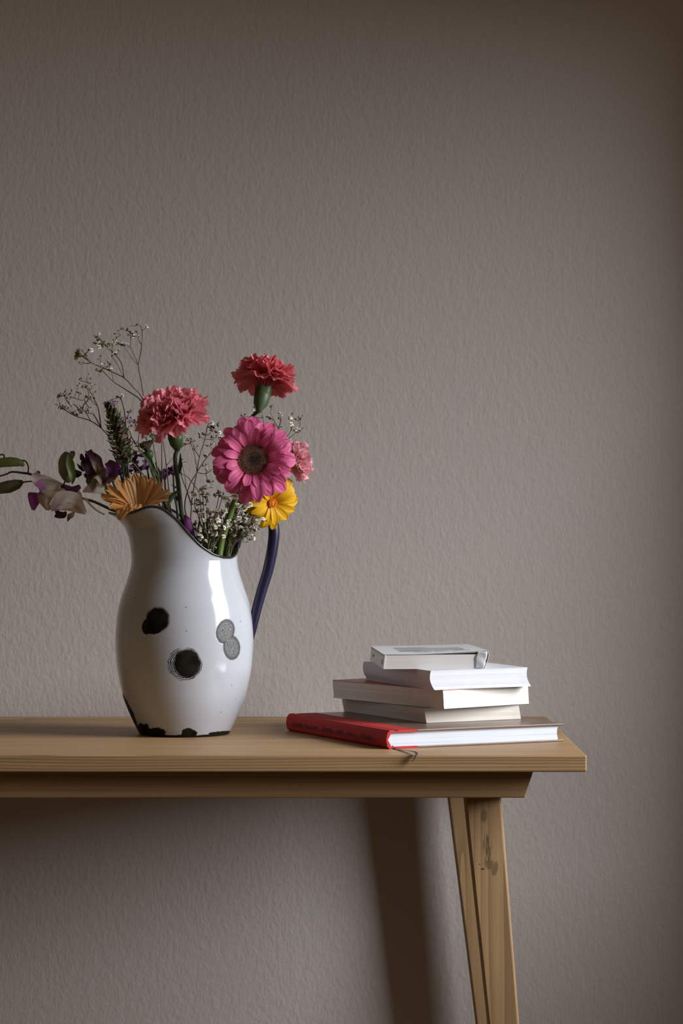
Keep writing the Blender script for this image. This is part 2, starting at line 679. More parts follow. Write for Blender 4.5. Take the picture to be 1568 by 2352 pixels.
MAT['bract_dark'] = plain('spike_bract_dry', (0.075, 0.048, 0.042), .7, .5, 200)
MAT['yelgreen'] = petal_mat('yellow_green', (0.20, 0.17, 0.03), (0.30, 0.26, 0.05), trans=.3)

# ------------------------------------------------------------------ room
WY = 0.504
V, Fc = box_geo(-3.0, 0.87, WY, WY + .12, 0, 2.6)
tag(mesh('wall_back', V, Fc, MAT['wall'], smooth=False), 'taupe plaster wall behind the table', None, kind='structure')
V, Fc = box_geo(-3.0, 0.75, -3.6, WY, -.05, 0)
tag(mesh('floor', V, Fc, MAT['floor'], smooth=False), 'brown wooden floor under the table', None, kind='structure')
# right wall with the window the daylight comes through
WY0, WY1, WZ0, WZ1 = -0.60, 0.25, 0.62, 1.61
V, Fc = [], []
for b in ((0.75, 0.87, -3.6, WY0, 0, 2.6), (0.75, 0.87, WY1, WY, 0, 2.6),
          (0.75, 0.87, WY0, WY1, 0, WZ0), (0.75, 0.87, WY0, WY1, WZ1, 2.6)):
    v, f = box_geo(*b)
    k = len(V)
    V += v
    Fc += [tuple(i + k for i in q) for q in f]
tag(mesh('wall_right', V, Fc, MAT['wall'], smooth=False), 'plaster side wall with the window opening', None, kind='structure')
MAT['paint'] = plain('white_paint', (0.7, 0.7, 0.68), .4, .05, 30)
win = tag(bpy.data.objects.new('window_1', None), 'white window frame in the side wall', None, kind='structure')
link(win)
win.location = (0.81, (WY0 + WY1) / 2, WZ0)
for b in ((WY0, WY0 + .05, WZ0, WZ1), (WY1 - .05, WY1, WZ0, WZ1), (WY0 + .05, WY1 - .05, WZ0, WZ0 + .05),
          (WY0 + .05, WY1 - .05, WZ1 - .05, WZ1)):
    V, Fc = box_geo(0.79, 0.83, *b)
    mesh('window_frame', V, Fc, MAT['paint'], win, smooth=False)

# ------------------------------------------------------------------ table
tb = thing('table', 'pine wood table with splayed legs against the plaster wall', 'table', (-0.12, 0.25, 0))
TX1 = (1347 - 784) * ZF / F
TX0 = -0.62
TD = 0.5015
TT = 0.0172
V, Fc = box_geo(TX0, TX1, 0, TD, TZ - TT, TZ)
bevel(mesh('tabletop', V, Fc, MAT['top'], tb, smooth=False), .0014, 2)


def apron(y0, y1, z0, z1, xt, xb):
    xl = TX0 + TX1
    q = [(xl - xt, z1), (xl - xb, z0), (xb, z0), (xt, z1)]
    V = [Vector((x, y, z)) for y in (y0, y1) for x, z in q]
    Fc = [(0, 1, 2, 3), (7, 6, 5, 4), (0, 4, 5, 1), (1, 5, 6, 2), (2, 6, 7, 3), (3, 7, 4, 0)]
    return bevel(mesh('apron', V, Fc, MAT['apron'], tb, smooth=False), .0008, 1)


def zpx(py, y):
    return CAMZ - (py - YH) * (ZF + y) / F


def xpx(px, y):
    return (px - 784) * (ZF + y) / F


AY = 0.028
zb = zpx(1832.5, AY)
apron(AY, AY + .028, zb, TZ - TT + .0005, xpx(1226, AY), xpx(1205, AY))
apron(TD - AY - .028, TD - AY, zb, TZ - TT + .0005, xpx(1226, AY), xpx(1205, AY))


def leg(yf, depth, xl0, xr0, xl1, xr1, zt, zlo):
    """tapered leaning leg given by its left/right edges at the heights zt and zlo, run on to the floor"""
    k = (0 - zt) / (zlo - zt)
    a, b = xl0 + (xl1 - xl0) * k, xr0 + (xr1 - xr0) * k
    up = .0 - 0.03 / (zlo - zt) * 0
    zt2 = TZ - TT
    k2 = (zt2 - zt) / (zlo - zt)
    c, d = xl0 + (xl1 - xl0) * k2, xr0 + (xr1 - xr0) * k2
    V = [Vector(p) for p in ((a, yf, 0), (b, yf, 0), (b, yf + depth * .8, 0), (a, yf + depth * .8, 0),
                             (c, yf, zt2), (d, yf, zt2), (d, yf + depth, zt2), (c, yf + depth, zt2))]
    Fc = [(3, 2, 1, 0), (4, 5, 6, 7), (0, 1, 5, 4), (1, 2, 6, 5), (2, 3, 7, 6), (3, 0, 4, 7)]
    return bevel(mesh('leg', V, Fc, MAT['leg'], tb, smooth=False), .0022, 2)


LY = AY + .03
args = (xpx(1066.5, LY), xpx(1151, LY), xpx(1121, LY), xpx(1192, LY), zpx(1833, LY), zpx(2352, LY))
leg(LY, .037, *args)
LB = 0.435
wd = args[1] - args[0]
b0, b1 = xpx(1029, LB), xpx(1093.5, LB)
leg(LB, .037, b0, b0 + wd, b1, b1 + (args[3] - args[2]), zpx(1833, LB), zpx(2352, LB))
mid = TX0 + TX1
leg(LY, .037, mid - args[1], mid - args[0], mid - args[3], mid - args[2], args[4], args[5])
leg(LB, .037, mid - b0 - wd, mid - b0, mid - b1 - (args[3] - args[2]), mid - b1, zpx(1833, LB), zpx(2352, LB))

# ------------------------------------------------------------------ enamel jug
jug = thing('jug', 'chipped white enamel jug with dark rim and navy handle', 'jug', JUG)
# (pixel row, radius in pixels) of the body, measured on its silhouette
BODY = [(1692, 100), (1690, 103), (1685, 106), (1665, 116), (1634, 130), (1599, 142), (1556, 151.5), (1527, 155.5),
        (1484, 158.3), (1450, 157.6), (1413, 153.5), (1384, 147.5), (1347, 135), (1312, 124.5), (1290, 121.5)]
RIM = [(0, 1181), (18, 1185), (33, 1187), (47, 1180), (59.5, 1168), (69, 1167.5), (75, 1176), (86, 1197), (99, 1231),
       (111.6, 1258.5), (125.6, 1276.5), (140, 1283.5), (154, 1284), (167, 1277), (180, 1259), (193, 1245), (208, 1241),
       (228, 1241), (246, 1236), (261, 1222), (274, 1195), (285, 1175), (292, 1167.5), (301, 1168), (313, 1180),
       (327, 1187), (342, 1185), (360, 1181)]


def interp(tab, x):
    for (a, b), (c, d) in zip(tab, tab[1:]):
        if a <= x <= c:
            t = (x - a) / (c - a)
            return b + (d - b) * t
    return tab[-1][1]


def flare(py):
    return interp([(1150, 66), (1168, 60), (1181, 50), (1187, 42), (1194, 33), (1215, 14), (1235, 7), (1255, 3), (1280, 0.5), (1300, 0)], py)


def jugpt(ph, py, rad):
    z = TZ + (1692 - py) / PXM * 0.994
    return Vector((JUG.x - rad / PXM * cos(ph), JUG.y - rad / PXM * sin(ph), z))


NT_, NR = 120, 16
rows = []
bp = [Vector((a, b, 0)) for a, b in BODY]
bp = crm(bp, 4)
prof_body = [(p.x, p.y) for p in bp]


def jug_surface(inset):
    V = []
    for (py, r) in prof_body:
        for k in range(NT_):
            V.append(jugpt(2 * pi * k / NT_, min(py, 1692 - (6 if inset else 0)), r - inset))
    nb = len(prof_body)
    for i in range(1, NR + 1):
        t = i / NR
        for k in range(NT_):
            ph = 2 * pi * k / NT_
            yr = interp(RIM, math.degrees(ph))
            py = 1290 + (yr - 1290) * t
            w = max(0.0, cos(ph)) ** 1.1
            r = 121.5 + 2.5 * (t ** 2) + flare(py) * w + 3 * max(0, 1 - abs(py - 1290) / 200) * 0
            V.append(jugpt(ph, py, r - inset * (1 if i < NR else .5)))
    n = nb + NR
    return V, n


Vo, nrow = jug_surface(0)
Vi, _ = jug_surface(3.2)
V = Vo + Vi
ofs = len(Vo)
Fc = []
for i in range(nrow - 1):
    for k in range(NT_):
        k2 = (k + 1) % NT_
        Fc.append((i * NT_ + k, (i + 1) * NT_ + k, (i + 1) * NT_ + k2, i * NT_ + k2))
        Fc.append((ofs + i * NT_ + k, ofs + i * NT_ + k2, ofs + (i + 1) * NT_ + k2, ofs + (i + 1) * NT_ + k))
last = (nrow - 1) * NT_
for k in range(NT_):
    k2 = (k + 1) % NT_
    Fc.append((last + k, ofs + last + k, ofs + last + k2, last + k2))
Fc.append(tuple(range(NT_)))
Fc.append(tuple(ofs + k for k in range(NT_ - 1, -1, -1)))
body = mesh('body', V, Fc, MAT['enamel'], jug)
# rolled rim
ring = [(Vo[last + k] + Vi[last + k]) / 2 for k in range(NT_)]
sm = []
for k in range(NT_):
    sm.append((ring[k - 1] + ring[k] * 2 + ring[(k + 1) % NT_]) / 4)
ring = sm
V, Fc = [], []
seg = 8
for k in range(NT_):
    t = (ring[(k + 1) % NT_] - ring[k - 1]).normalized()
    rad = Vector((ring[k].x - JUG.x, ring[k].y - JUG.y, 0)).normalized()
    s = (rad - t * rad.dot(t)).normalized()
    b = t.cross(s)
    for j in range(seg):
        a = 2 * pi * j / seg
        V.append(ring[k] + (s * cos(a) + b * sin(a)) * .00135)
for k in range(NT_):
    for j in range(seg):
        j2, k2 = (j + 1) % seg, (k + 1) % NT_
        Fc.append((k * seg + j, k * seg + j2, k2 * seg + j2, k2 * seg + j))
tag(mesh('rim', V, Fc, MAT['rim'], jug), 'black rolled rim', None)
hp = [(574, 1466), (580, 1440), (590, 1397), (602, 1353), (615, 1310), (625, 1262), (629, 1222), (624, 1192), (609, 1168),
      (588, 1160), (568, 1172), (555, 1202), (548, 1240), (545, 1258)]
tag(tube('handle', [W(a, b, .006) for a, b in hp], [.0045, .0052, .0056, .0060, .0062, .0063, .0063, .0062, .0058, .0052, .0046, .004, .0035, .003],
         MAT['handle'], jug, seg=14, n=6), 'navy blue enamel handle', None)

# ------------------------------------------------------------------ books


def frame(nx, ny, ang):
    a = R(ang)
    return Vector((nx, ny, 0)), Vector((cos(a), sin(a), 0)), Vector((-sin(a), cos(a), 0))


def glyph_row(name, parent, mat, o, du, dv, dn, width, height, n, seed, gap=()):
    """a line of small unreadable printed letter shapes lying on a surface"""
    rnd = random.Random(seed)
    V, Fc = [], []

    def quad(x0, y0, x1, y1):
        k = len(V)
        for x, y in ((x0, y0), (x1, y0), (x1, y1), (x0, y1)):
            V.append(o + du * x + dv * y + dn)
        Fc.append((k, k + 1, k + 2, k + 3))
    cw = width / n
    st = cw * .17
    for i in range(n):
        if i in gap:
            continue
        x = i * cw
        hh = height * (1 if rnd.random() < .3 else .72)
        g = cw * .72
        quad(x, 0, x + st, hh)
        kind = rnd.randint(0, 4)
        if kind in (0, 1, 3):
            quad(x + g - st, 0, x + g, height * .7)
        if kind in (0, 2, 3):
            quad(x, height * .72 - st, x + g, height * .72)
        if kind in (1, 2, 4):
            quad(x, 0, x + g, st)
        if kind in (3, 4):
            quad(x, height * .35, x + g, height * .35 + st)
    return mesh(name, V, Fc, mat, parent, smooth=False)


MAT['ink'] = plain('dark_ink', (0.03, 0.012, 0.012), .6, .2, 300)
MAT['ink_grey'] = plain('grey_ink', (0.12, 0.13, 0.15), .6, .4, 600)
MAT['red'] = plain('red_cloth', (0.40, 0.028, 0.030), .75, .18, 500, .25)
MAT['board'] = plain('brown_board', (0.14, 0.088, 0.060), .3, .35, 26, .5)
MAT['pages_hard'] = page_mat('bright_pages', (0.56, 0.59, 0.64), .6, 1000)
MAT['pages_a'] = page_mat('cream_pages', (0.56, 0.52, 0.46), .3, 1500)
MAT['pages_b'] = page_mat('tan_pages', (0.68, 0.65, 0.60), .12, 2400)
MAT['pages_c'] = page_mat('white_pages', (0.57, 0.58, 0.62), .16, 2400)
MAT['pages_d'] = page_mat('greyed_pages', (0.58, 0.55, 0.53), .22, 2000)
MAT['cov_white'] = plain('white_cover', (0.58, 0.60, 0.63), .35, .06, 30)
MAT['cov_red'] = plain('coral_cover', (0.36, 0.055, 0.04), .35, .15, 30)
MAT['cov_dark'] = plain('grey_cover', (0.16, 0.15, 0.14), .4, .2, 30)
MAT['ribbon'] = plain('black_ribbon', (0.018, 0.016, 0.014), .5, .3, 300)


def extr(poly, o, a, b, v0, v1):
    """extrude a (u, z) polygon along b"""
    n = len(poly)
    V = [o + a * u + b * v + Vector((0, 0, z)) for v in (v0, v1) for u, z in poly]
    Fc = [tuple(range(n)), tuple(range(2 * n - 1, n - 1, -1))]
    for i in range(n):
        j = (i + 1) % n
        Fc.append((i, i + n, j + n, j))
    return V, Fc


# hardcover
T1 = .0197
o, a, b = frame(.0507, .0676, 25.8)
o.z = TZ
WH, LH = .2115, .2531
hb = thing('hardcover_book', 'large hardcover book with red cloth spine and brown boards under the paperbacks', 'book', o + a * .1 + b * .12)
t = T1
poly = [(.033, 0), (.0, 0), (-.0028, t * .15), (-.0042, t * .5), (-.0028, t * .85), (0, t), (.004, t + .0004), (.006, t - .0004),
        (.008, t - .0012), (.010, t - .0002), (.012, t), (.033, t), (.033, t - .0024), (.002, t - .0024), (-.0022, t * .5), (.002, .0024), (.033, .0024)]
V, Fc = extr(poly, o, a, b, 0, LH)
tag(mesh('spine', V, Fc, MAT['red'], hb, smooth=False), 'red cloth spine with dark lettering', None)
V, Fc = extr([(.0328, t - .0023), (WH, t - .0023), (WH, t - .0001), (.0328, t - .0001)], o, a, b, 0, LH)
bevel(mesh('cover_board', V, Fc, MAT['board'], hb, smooth=False), .0005, 2)
V, Fc = extr([(.0328, .0001), (WH, .0001), (WH, .0023), (.0328, .0023)], o, a, b, 0, LH)
bevel(mesh('cover_board', V, Fc, MAT['board'], hb, smooth=False), .0005, 2)
pp = [(.002, .0023), (WH - .0055, .0023), (WH - .0068, t * .4), (WH - .0068, t * .65), (WH - .005, t - .0022), (.002, t - .0022), (-.0015, t * .5)]
V, Fc = extr(pp, o, a, b, .0028, LH - .0028)
mesh('page_block', V, Fc, MAT['pages_hard'], hb, smooth=False)
sn = -a
glyph_row('spine_lettering', hb, MAT['ink'], o + b * .235 + Vector((0, 0, t * .36)) - a * .0046, -b, Vector((0, 0, 1)), sn * .0001, .205, .0062, 42, 3,
          gap=(6, 14, 15, 22, 27, 28, 33, 34, 35))
MAT['ribbon'].use_backface_culling = False


def tpt(px, py, z=.0012):
    D = F * (H - z) / (py - YH)
    return Vector(((px - 784) * D / F, D - ZF, TZ + z))


rb = [o + a * .006 + b * .004 + Vector((0, 0, .0035)), tpt(908, 1718, .0012), tpt(926, 1723), tpt(940, 1724.5, .0022), tpt(952, 1727, .003)]
fe = Vector((xpx(955, -.0015), -.0036, TZ + .0014))
rb += [fe, Vector((xpx(950, 0), -.0044, TZ - .0035)), Vector((xpx(945, 0), -.0040, TZ - .0062))]
rib = ribbon('ribbon_marker', rb, [.0042, .0042, .0042, .004, .0042, .0042, .004, .0028], (.45, 1, 0), MAT['ribbon'], hb, n=5, nv=2)
tag(rib, 'black ribbon bookmark', None)


def paperback(name, label, nx, ny, ang, Wd, Ld, t, z0, pages, cover, skew=0.0, lean=None, under=None, warp=0.0):
    o, a, b = frame(nx, ny, ang)
    if skew:
        a = (Matrix.Rotation(R(skew), 3, 'Z') @ a)
        b = (Matrix.Rotation(R(-skew), 3, 'Z') @ b)
    o.z = TZ + z0
    th = thing(name, label, 'book', o + a * Wd * .5 + b * Ld * .5, 'paperbacks in the stack')
    lean = lean or (lambda q: 0.0)
    c = .0005
    rnd = random.Random(int(ang * 10))
    NZ, NU = 8, 12
    # page block: slightly uneven sheet stack
    V, Fc = [], []
    ringn = 2 * NU + 2 * NU
    for i in range(NZ + 1):
        q = i / NZ
        z = c + (t - 2 * c) * q
        d = lean(q)
        jit = (rnd.random() - .5) * .0005
        ring = []
        for k in range(NU):
            ring.append((k / NU * Wd + d, .0004 + jit))
        for k in range(NU):
            ring.append((Wd + d, k / NU * Ld))
        for k in range(NU):
            ring.append((Wd * (1 - k / NU) + d, Ld))
        for k in range(NU):
            ring.append((d + .0004 + jit, Ld * (1 - k / NU)))
        for (u, v) in ring:
            sag = warp * sin(u / Wd * pi) * .001
            V.append(o + a * u + b * v + Vector((0, 0, z + sag)))
    for i in range(NZ):
        for k in range(ringn):
            k2 = (k + 1) % ringn
            Fc.append((i * ringn + k, i * ringn + k2, (i + 1) * ringn + k2, (i + 1) * ringn + k))
    Fc.append(tuple(range(ringn - 1, -1, -1)))
    Fc.append(tuple(NZ * ringn + k for k in range(ringn)))
    mesh('page_block', V, Fc, pages, th, smooth=False)
    d0, d1 = lean(0), lean(1)
    V, Fc = extr([(d0, 0), (Wd + d0 + .0004, 0), (Wd + d0 + .0004, c), (d0, c)], o, a, b, 0, Ld)
    mesh('cover', V, Fc, under or cover, th, smooth=False)
    V, Fc = extr([(d1, t - c), (Wd + d1 + .0004, t - c), (Wd + d1 + .0004, t), (d1, t)], o, a, b, 0, Ld)
    mesh('cover', V, Fc, cover, th, smooth=False)
    pl = [(Wd + lean(q / 6), c + (t - 2 * c) * q / 6) for q in range(7)]
    pl += [(u + .0004, z) for u, z in reversed(pl)]
    V, Fc = extr(pl, o, a, b, 0, Ld)
    mesh('spine', V, Fc, cover, th, smooth=False)
    return th, o, a, b


paperback('paperback_book', 'cream-paged paperback lying directly on the hardcover book', .0898, .1587, 28, .1203, .1918, .0168, .0197,
          MAT['pages_a'], MAT['cov_dark'], 0, lambda q: .003 * (1 - q))
paperback('paperback_book', 'thick paperback with coral red cover, second above the hardcover book', .1105, .144, 37, .124, .207, .0205, .0365,
          MAT['pages_b'], MAT['cov_red'], 1.5, lambda q: .0015 * (1 - q) - .001, under=MAT['cov_white'])
paperback('paperback_book', 'thick white paperback with bowed page edges beneath the topmost book', .0962, .139, 26, .125, .19, .0209, .057,
          MAT['pages_c'], MAT['cov_white'], 4, lambda q: .0045 * (1 - q) ** 2 - .0018 * sin(q * pi), warp=.2)

# topmost paperback, its cover lifted and creased
o, a, b = frame(.0462, .1698, 4.0)
o.z = TZ + .0779
t, W1, L1 = .0158, .109, .18
tp = thing('paperback_book', 'small worn white paperback with grey picture on cover, top of the stack', 'book', o + a * .055 + b * .09, 'paperbacks in the stack')
NU = 14


def slab(name, mat, zlo, zhi, u0, u1, v0, v1, parent, nu=NU, nv=6):
    V, Fc = [], []
    for q, fn in ((0, zlo), (1, zhi)):
        for j in range(nv + 1):
            for i in range(nu + 1):
                uu, vv = i / nu, j / nv
                V.append(o + a * (u0 + (u1 - u0) * uu) + b * (v0 + (v1 - v0) * vv) + Vector((0, 0, fn(u0 + (u1 - u0) * uu, vv))))
    m = (nu + 1) * (nv + 1)

    def ix(q, i, j):
        return q * m + j * (nu + 1) + i
    for j in range(nv):
        for i in range(nu):
            Fc.append((ix(0, i, j), ix(0, i, j + 1), ix(0, i + 1, j + 1), ix(0, i + 1, j)))
            Fc.append((ix(1, i, j), ix(1, i + 1, j), ix(1, i + 1, j + 1), ix(1, i, j + 1)))
    for i in range(nu):
        Fc.append((ix(0, i, 0), ix(0, i + 1, 0), ix(1, i + 1, 0), ix(1, i, 0)))
        Fc.append((ix(0, i, nv), ix(1, i, nv), ix(1, i + 1, nv), ix(0, i + 1, nv)))
    for j in range(nv):
        Fc.append((ix(0, 0, j), ix(1, 0, j), ix(1, 0, j + 1), ix(0, 0, j + 1)))
        Fc.append((ix(0, nu, j), ix(0, nu, j + 1), ix(1, nu, j + 1), ix(1, nu, j)))
    return mesh(name, V, Fc, mat, parent, smooth=False)


bot = lambda u, v: .0001
top_pages = lambda u, v: t - .0006 + .0006 * (u / W1)
cov_lo = lambda u, v: t + .0036 * max(0, (u - .03) / .08) ** 1.3 * (1 - .5 * v)
slab('page_block', MAT['pages_d'], lambda u, v: bot(u, v) + .0004, top_pages, .0008, W1, .0006, L1, tp)
slab('page_block', MAT['pages_a'], lambda u, v: top_pages(u, v) + (cov_lo(u, v) - top_pages(u, v)) * .55,
     lambda u, v: top_pages(u, v) + (cov_lo(u, v) - top_pages(u, v)) * .8, .03, W1 + .001, .001, L1, tp)
slab('cover', MAT['cov_white'], lambda u, v: bot(u, v), lambda u, v: bot(u, v) + .0004, 0, W1, 0, L1, tp)
covt = slab('cover', MAT['cov_white'], cov_lo, lambda u, v: cov_lo(u, v) + .0005, -.0002, W1 + .0045, 0, L1, tp)
V, Fc = extr([(-.0006, .0), (.0004, .0), (.0024, t + .0003), (.0012, t + .0005)], o, a, b, 0, L1)
mesh('spine', V, Fc, MAT['cov_white'], tp, smooth=False)
# creased flap of the cover folded over the fore edge
V, Fc = [], []
NQ, NV2 = 10, 16
for i in range(NQ + 1):
    q = i / NQ
    for j in range(NV2 + 1):
        v = j / NV2
        zt = cov_lo(W1 + .0045, v) + .0003
        zl = bot(W1, v) + .0004
        u = W1 + .0045 + .0012 * sin(q * pi) - .0042 * q ** 2 + .0006 * sin(v * 31 + q * 7)
        vv = v * L1 - .0018 * sin(q * pi) * (1 if j == 0 else 0)
        V.append(o + a * u + b * vv + Vector((0, 0, zt + (zl - zt) * q)))
for i in range(NQ):
    for j in range(NV2):
        k = i * (NV2 + 1) + j
        Fc.append((k, k + 1, k + NV2 + 2, k + NV2 + 1))
fl = mesh('cover_flap', V, Fc, MAT['cov_white'], tp)
sd = fl.modifiers.new('thickness', 'SOLIDIFY')
sd.thickness = .0005
# small turned corner at the front of the flap
V, Fc = [], []
for i in range(NQ + 1):
    q = i / NQ
    for j in range(7):
        s = j / 6
        zt = cov_lo(W1, 0) - .0004
        zl = bot(W1, 0) + .0004
        V.append(o + a * (W1 + .0042 - .0042 * q ** 2 - s * (.013 - .006 * abs(q - .4))) + b * (-.0014 * sin((1 - s) * pi * .5) - .0006 * sin(q * 9 + s * 4) * (1 - s))
                 + Vector((0, 0, zt + (zl - zt) * q)))
for i in range(NQ):
    for j in range(6):
        k = i * 7 + j
        Fc.append((k, k + 1, k + 8, k + 7))
fc = mesh('cover_fold', V, Fc, MAT['cov_white'], tp)
sd = fc.modifiers.new('thickness', 'SOLIDIFY')
sd.thickness = .0004


def cover_print():
    m = NT('cover_picture')
    ob = m.obj()
    n1 = m.noise(m.mapping(ob, scale=(18, 60, 1)), 1, 3)
    m.col(m.ramp(n1, [(.35, (0.16, 0.19, 0.20)), (.5, (0.30, 0.34, 0.35)), (.65, (0.46, 0.49, 0.50))]))
    return m.set(.35, .4)


pic = slab('cover_picture', cover_print(), lambda u, v: cov_lo(u, v) + .0004, lambda u, v: cov_lo(u, v) + .0006, .022, .094, .05, .135, tp, nv=3)
gr = glyph_row('cover_lettering', tp, MAT['ink_grey'], o + a * .098 + b * .043 + Vector((0, 0, 0)), -a, -b, Vector((0, 0, 0)), .062, .017, 16, 9, gap=(5, 10))
for v in gr.data.vertices:
    p = v.co + origin_of(tp) - o
    v.co.z += cov_lo(p.dot(a), max(0, p.dot(b) / L1)) + .0009
glyph_row('spine_lettering', tp, MAT['ink_grey'], o + b * .032 + Vector((0, 0, .0045)) - a * .0001, -b, Vector((.1, 0, 1)).normalized(), -a * .0002 + a * .0004 * 0, .022, .007, 5, 5)
glyph_row('spine_lettering', tp, MAT['ink_grey'], o + b * .15 + Vector((0, 0, .0055)) - a * .0001, -b, Vector((.1, 0, 1)).normalized(), -a * .0002, .02, .004, 4, 6)
#FLOWERS

# ------------------------------------------------------------------ flowers
P = 1.0 / PXM                  # one photo pixel at the jug, in metres


def petal_world(M, c, phi, r0, z0, geo):
    cp, sp = cos(phi), sin(phi)
    return [c + M @ Vector(((v.x + r0) * cp - v.y * sp, (v.x + r0) * sp + v.y * cp, v.z + z0)) for v in geo[0]]


def tree_of(objs):
    V, Fc = [], []
    for o_ in objs:
        off, k = origin_of(o_.parent) + o_.location, len(V)
        rot = o_.rotation_euler.to_matrix() @ Matrix.Diagonal(o_.scale)
        V += [off + rot @ v.co for v in o_.data.vertices]
        Fc += [tuple(i + k for i in p.vertices) for p in o_.data.polygons]
    return BVHTree.FromPolygons(V, Fc)


jug_tree = tree_of([o_ for o_ in jug.children])


def wl(pts):
    return [W(*p) for p in pts]


def gerbera(th, c, axis, rings, mat, seed, disc_r, disc=True):
    M = basis(axis)
    rnd = random.Random(seed)
    for (n, L, w, e0, e1, r0, z0, off, jit) in rings:
        for k in range(n):
            ph = 2 * pi * (k + off) / n + rnd.uniform(-.07, .07)
            g = petal_geo(L * rnd.uniform(1 - jit, 1 + jit * .6), w * rnd.uniform(.85, 1.12), R(e0 + rnd.uniform(-9, 9)), R(e1 + rnd.uniform(-16, 16)),
                          cup=rnd.uniform(.05, .16), ridge=.028, notch=rnd.uniform(.0, .09), ph=rnd.uniform(0, 6), twist=rnd.uniform(-.3, .3), nu=9, nv=8)
            add_petal(th, M, c, ph, r0, z0, mat, g)
    return M


def florets(name, th, c, M, r0, r1, n, hgt, mat, size):
    V, Fc = [], []
    rnd = random.Random(n)
    for i in range(n):
        q = math.sqrt((i + .5) / n * (1 - (r0 / r1) ** 2) + (r0 / r1) ** 2)
        a = i * 2.39996
        r = r1 * q
        p = Vector((r * cos(a), r * sin(a), hgt(r)))
        d = Vector((cos(a) * (q - .5) * .8, sin(a) * (q - .5) * .8, 1)).normalized()
        s1 = d.orthogonal().normalized() * size
        s2 = d.cross(s1)
        L = size * rnd.uniform(2.0, 4.2)
        k = len(V)
        for v in (p + s1, p + s2, p - s1, p - s2, p + d * L + s1 * .7, p + d * L + s2 * .7, p + d * L - s1 * .7, p + d * L - s2 * .7):
            V.append(c + M @ v)
        Fc += [(k, k + 1, k + 5, k + 4), (k + 1, k + 2, k + 6, k + 5), (k + 2, k + 3, k + 7, k + 6), (k + 3, k, k + 4, k + 7), (k + 4, k + 5, k + 6, k + 7)]
    o = mesh(name, V, Fc, mat, th, smooth=False)
    o['kind'] = 'stuff'
    return o


# --- big pink gerbera facing out of the jug
c = W(581, 1056, -.062)
axis = Vector((.03, -1, .10))
th = thing('pink_gerbera', 'large bright pink gerbera with dark brown eye facing out of the jug', 'flower', W(515, 1290, -.02))
px = P * .985
M = gerbera(th, c, axis, [(17, 74 * px, 33 * px, 26, -46, 30 * px, -.0034, 0, .10), (16, 68 * px, 27 * px, 44, -34, 30 * px, -.0018, .3, .13),
                         (13, 52 * px, 22 * px, 56, -8, 30 * px, -.0004, .1, .20)], MAT['gerb'], 11, 34 * px)
V, Fc = lathe_geo(c, M, [(20 * px, -.006), (32 * px, -.003), (35 * px, .001), (30 * px, .0035), (20 * px, .004), (10 * px, .003), (1 * px, .0025)])
mesh('flower_disc', V, Fc, MAT['disc'], th)
florets('disc_florets', th, c, M, 18 * px, 35 * px, 420, lambda r: .003, MAT['floret'], .00045)
florets('disc_centre', th, c, M, .5 * px, 17 * px, 160, lambda r: .002, MAT['disc_green'], .0005)
tube('stem', [c - axis.normalized() * .004, W(572, 1075, -.040), W(560, 1110, -.036), W(540, 1150, -.036), W(522, 1200, -.034), W(504, 1265, -.029), W(494, 1400, -.028), W(490, 1580, -.028)],
     [.0042, .0038, .0036, .0035, .0040, .0042, .0040, .0036], MAT['stem_light'], th, seg=10)
V, Fc = lathe_geo(c, M, [(4 * px, -.014), (14 * px, -.011), (22 * px, -.004)])
mesh('calyx', V, Fc, MAT['calyx'], th)

# --- yellow gerbera behind it, over the handle
c = W(622, 1153, -.022)
axis = Vector((.42, -.85, -.28))
th = thing('yellow_gerbera', 'yellow gerbera tucked under the pink gerbera in front of the handle', 'flower', W(530, 1290, .0))
M = gerbera(th, c, axis, [(15, 66 * P, 23 * P, 14, -44, 5 * P, -.001, 0, .10), (13, 57 * P, 21 * P, 36, -34, 5 * P, .0005, .4, .14)],
            MAT['yell'], 5, 14 * P)
V, Fc = lathe_geo(c, M, [(5 * P, -.004), (9 * P, -.001), (9 * P, .003), (6 * P, .005), (1 * P, .006)])
mesh('flower_disc', V, Fc, MAT['orange_core'], th)
florets('disc_florets', th, c, M, .5 * P, 9.5 * P, 70, lambda r: .004, MAT['orange_core'], .0006)
tube('stem', [c - axis.normalized() * .002, W(602, 1168, -.016), W(574, 1203, -.010), W(542, 1240, -.009), W(518, 1284, -.0085), W(513, 1400, -.0085), W(511, 1580, -.0085)],
     [.0022, .0022, .0022], MAT['stem'], th, seg=8)

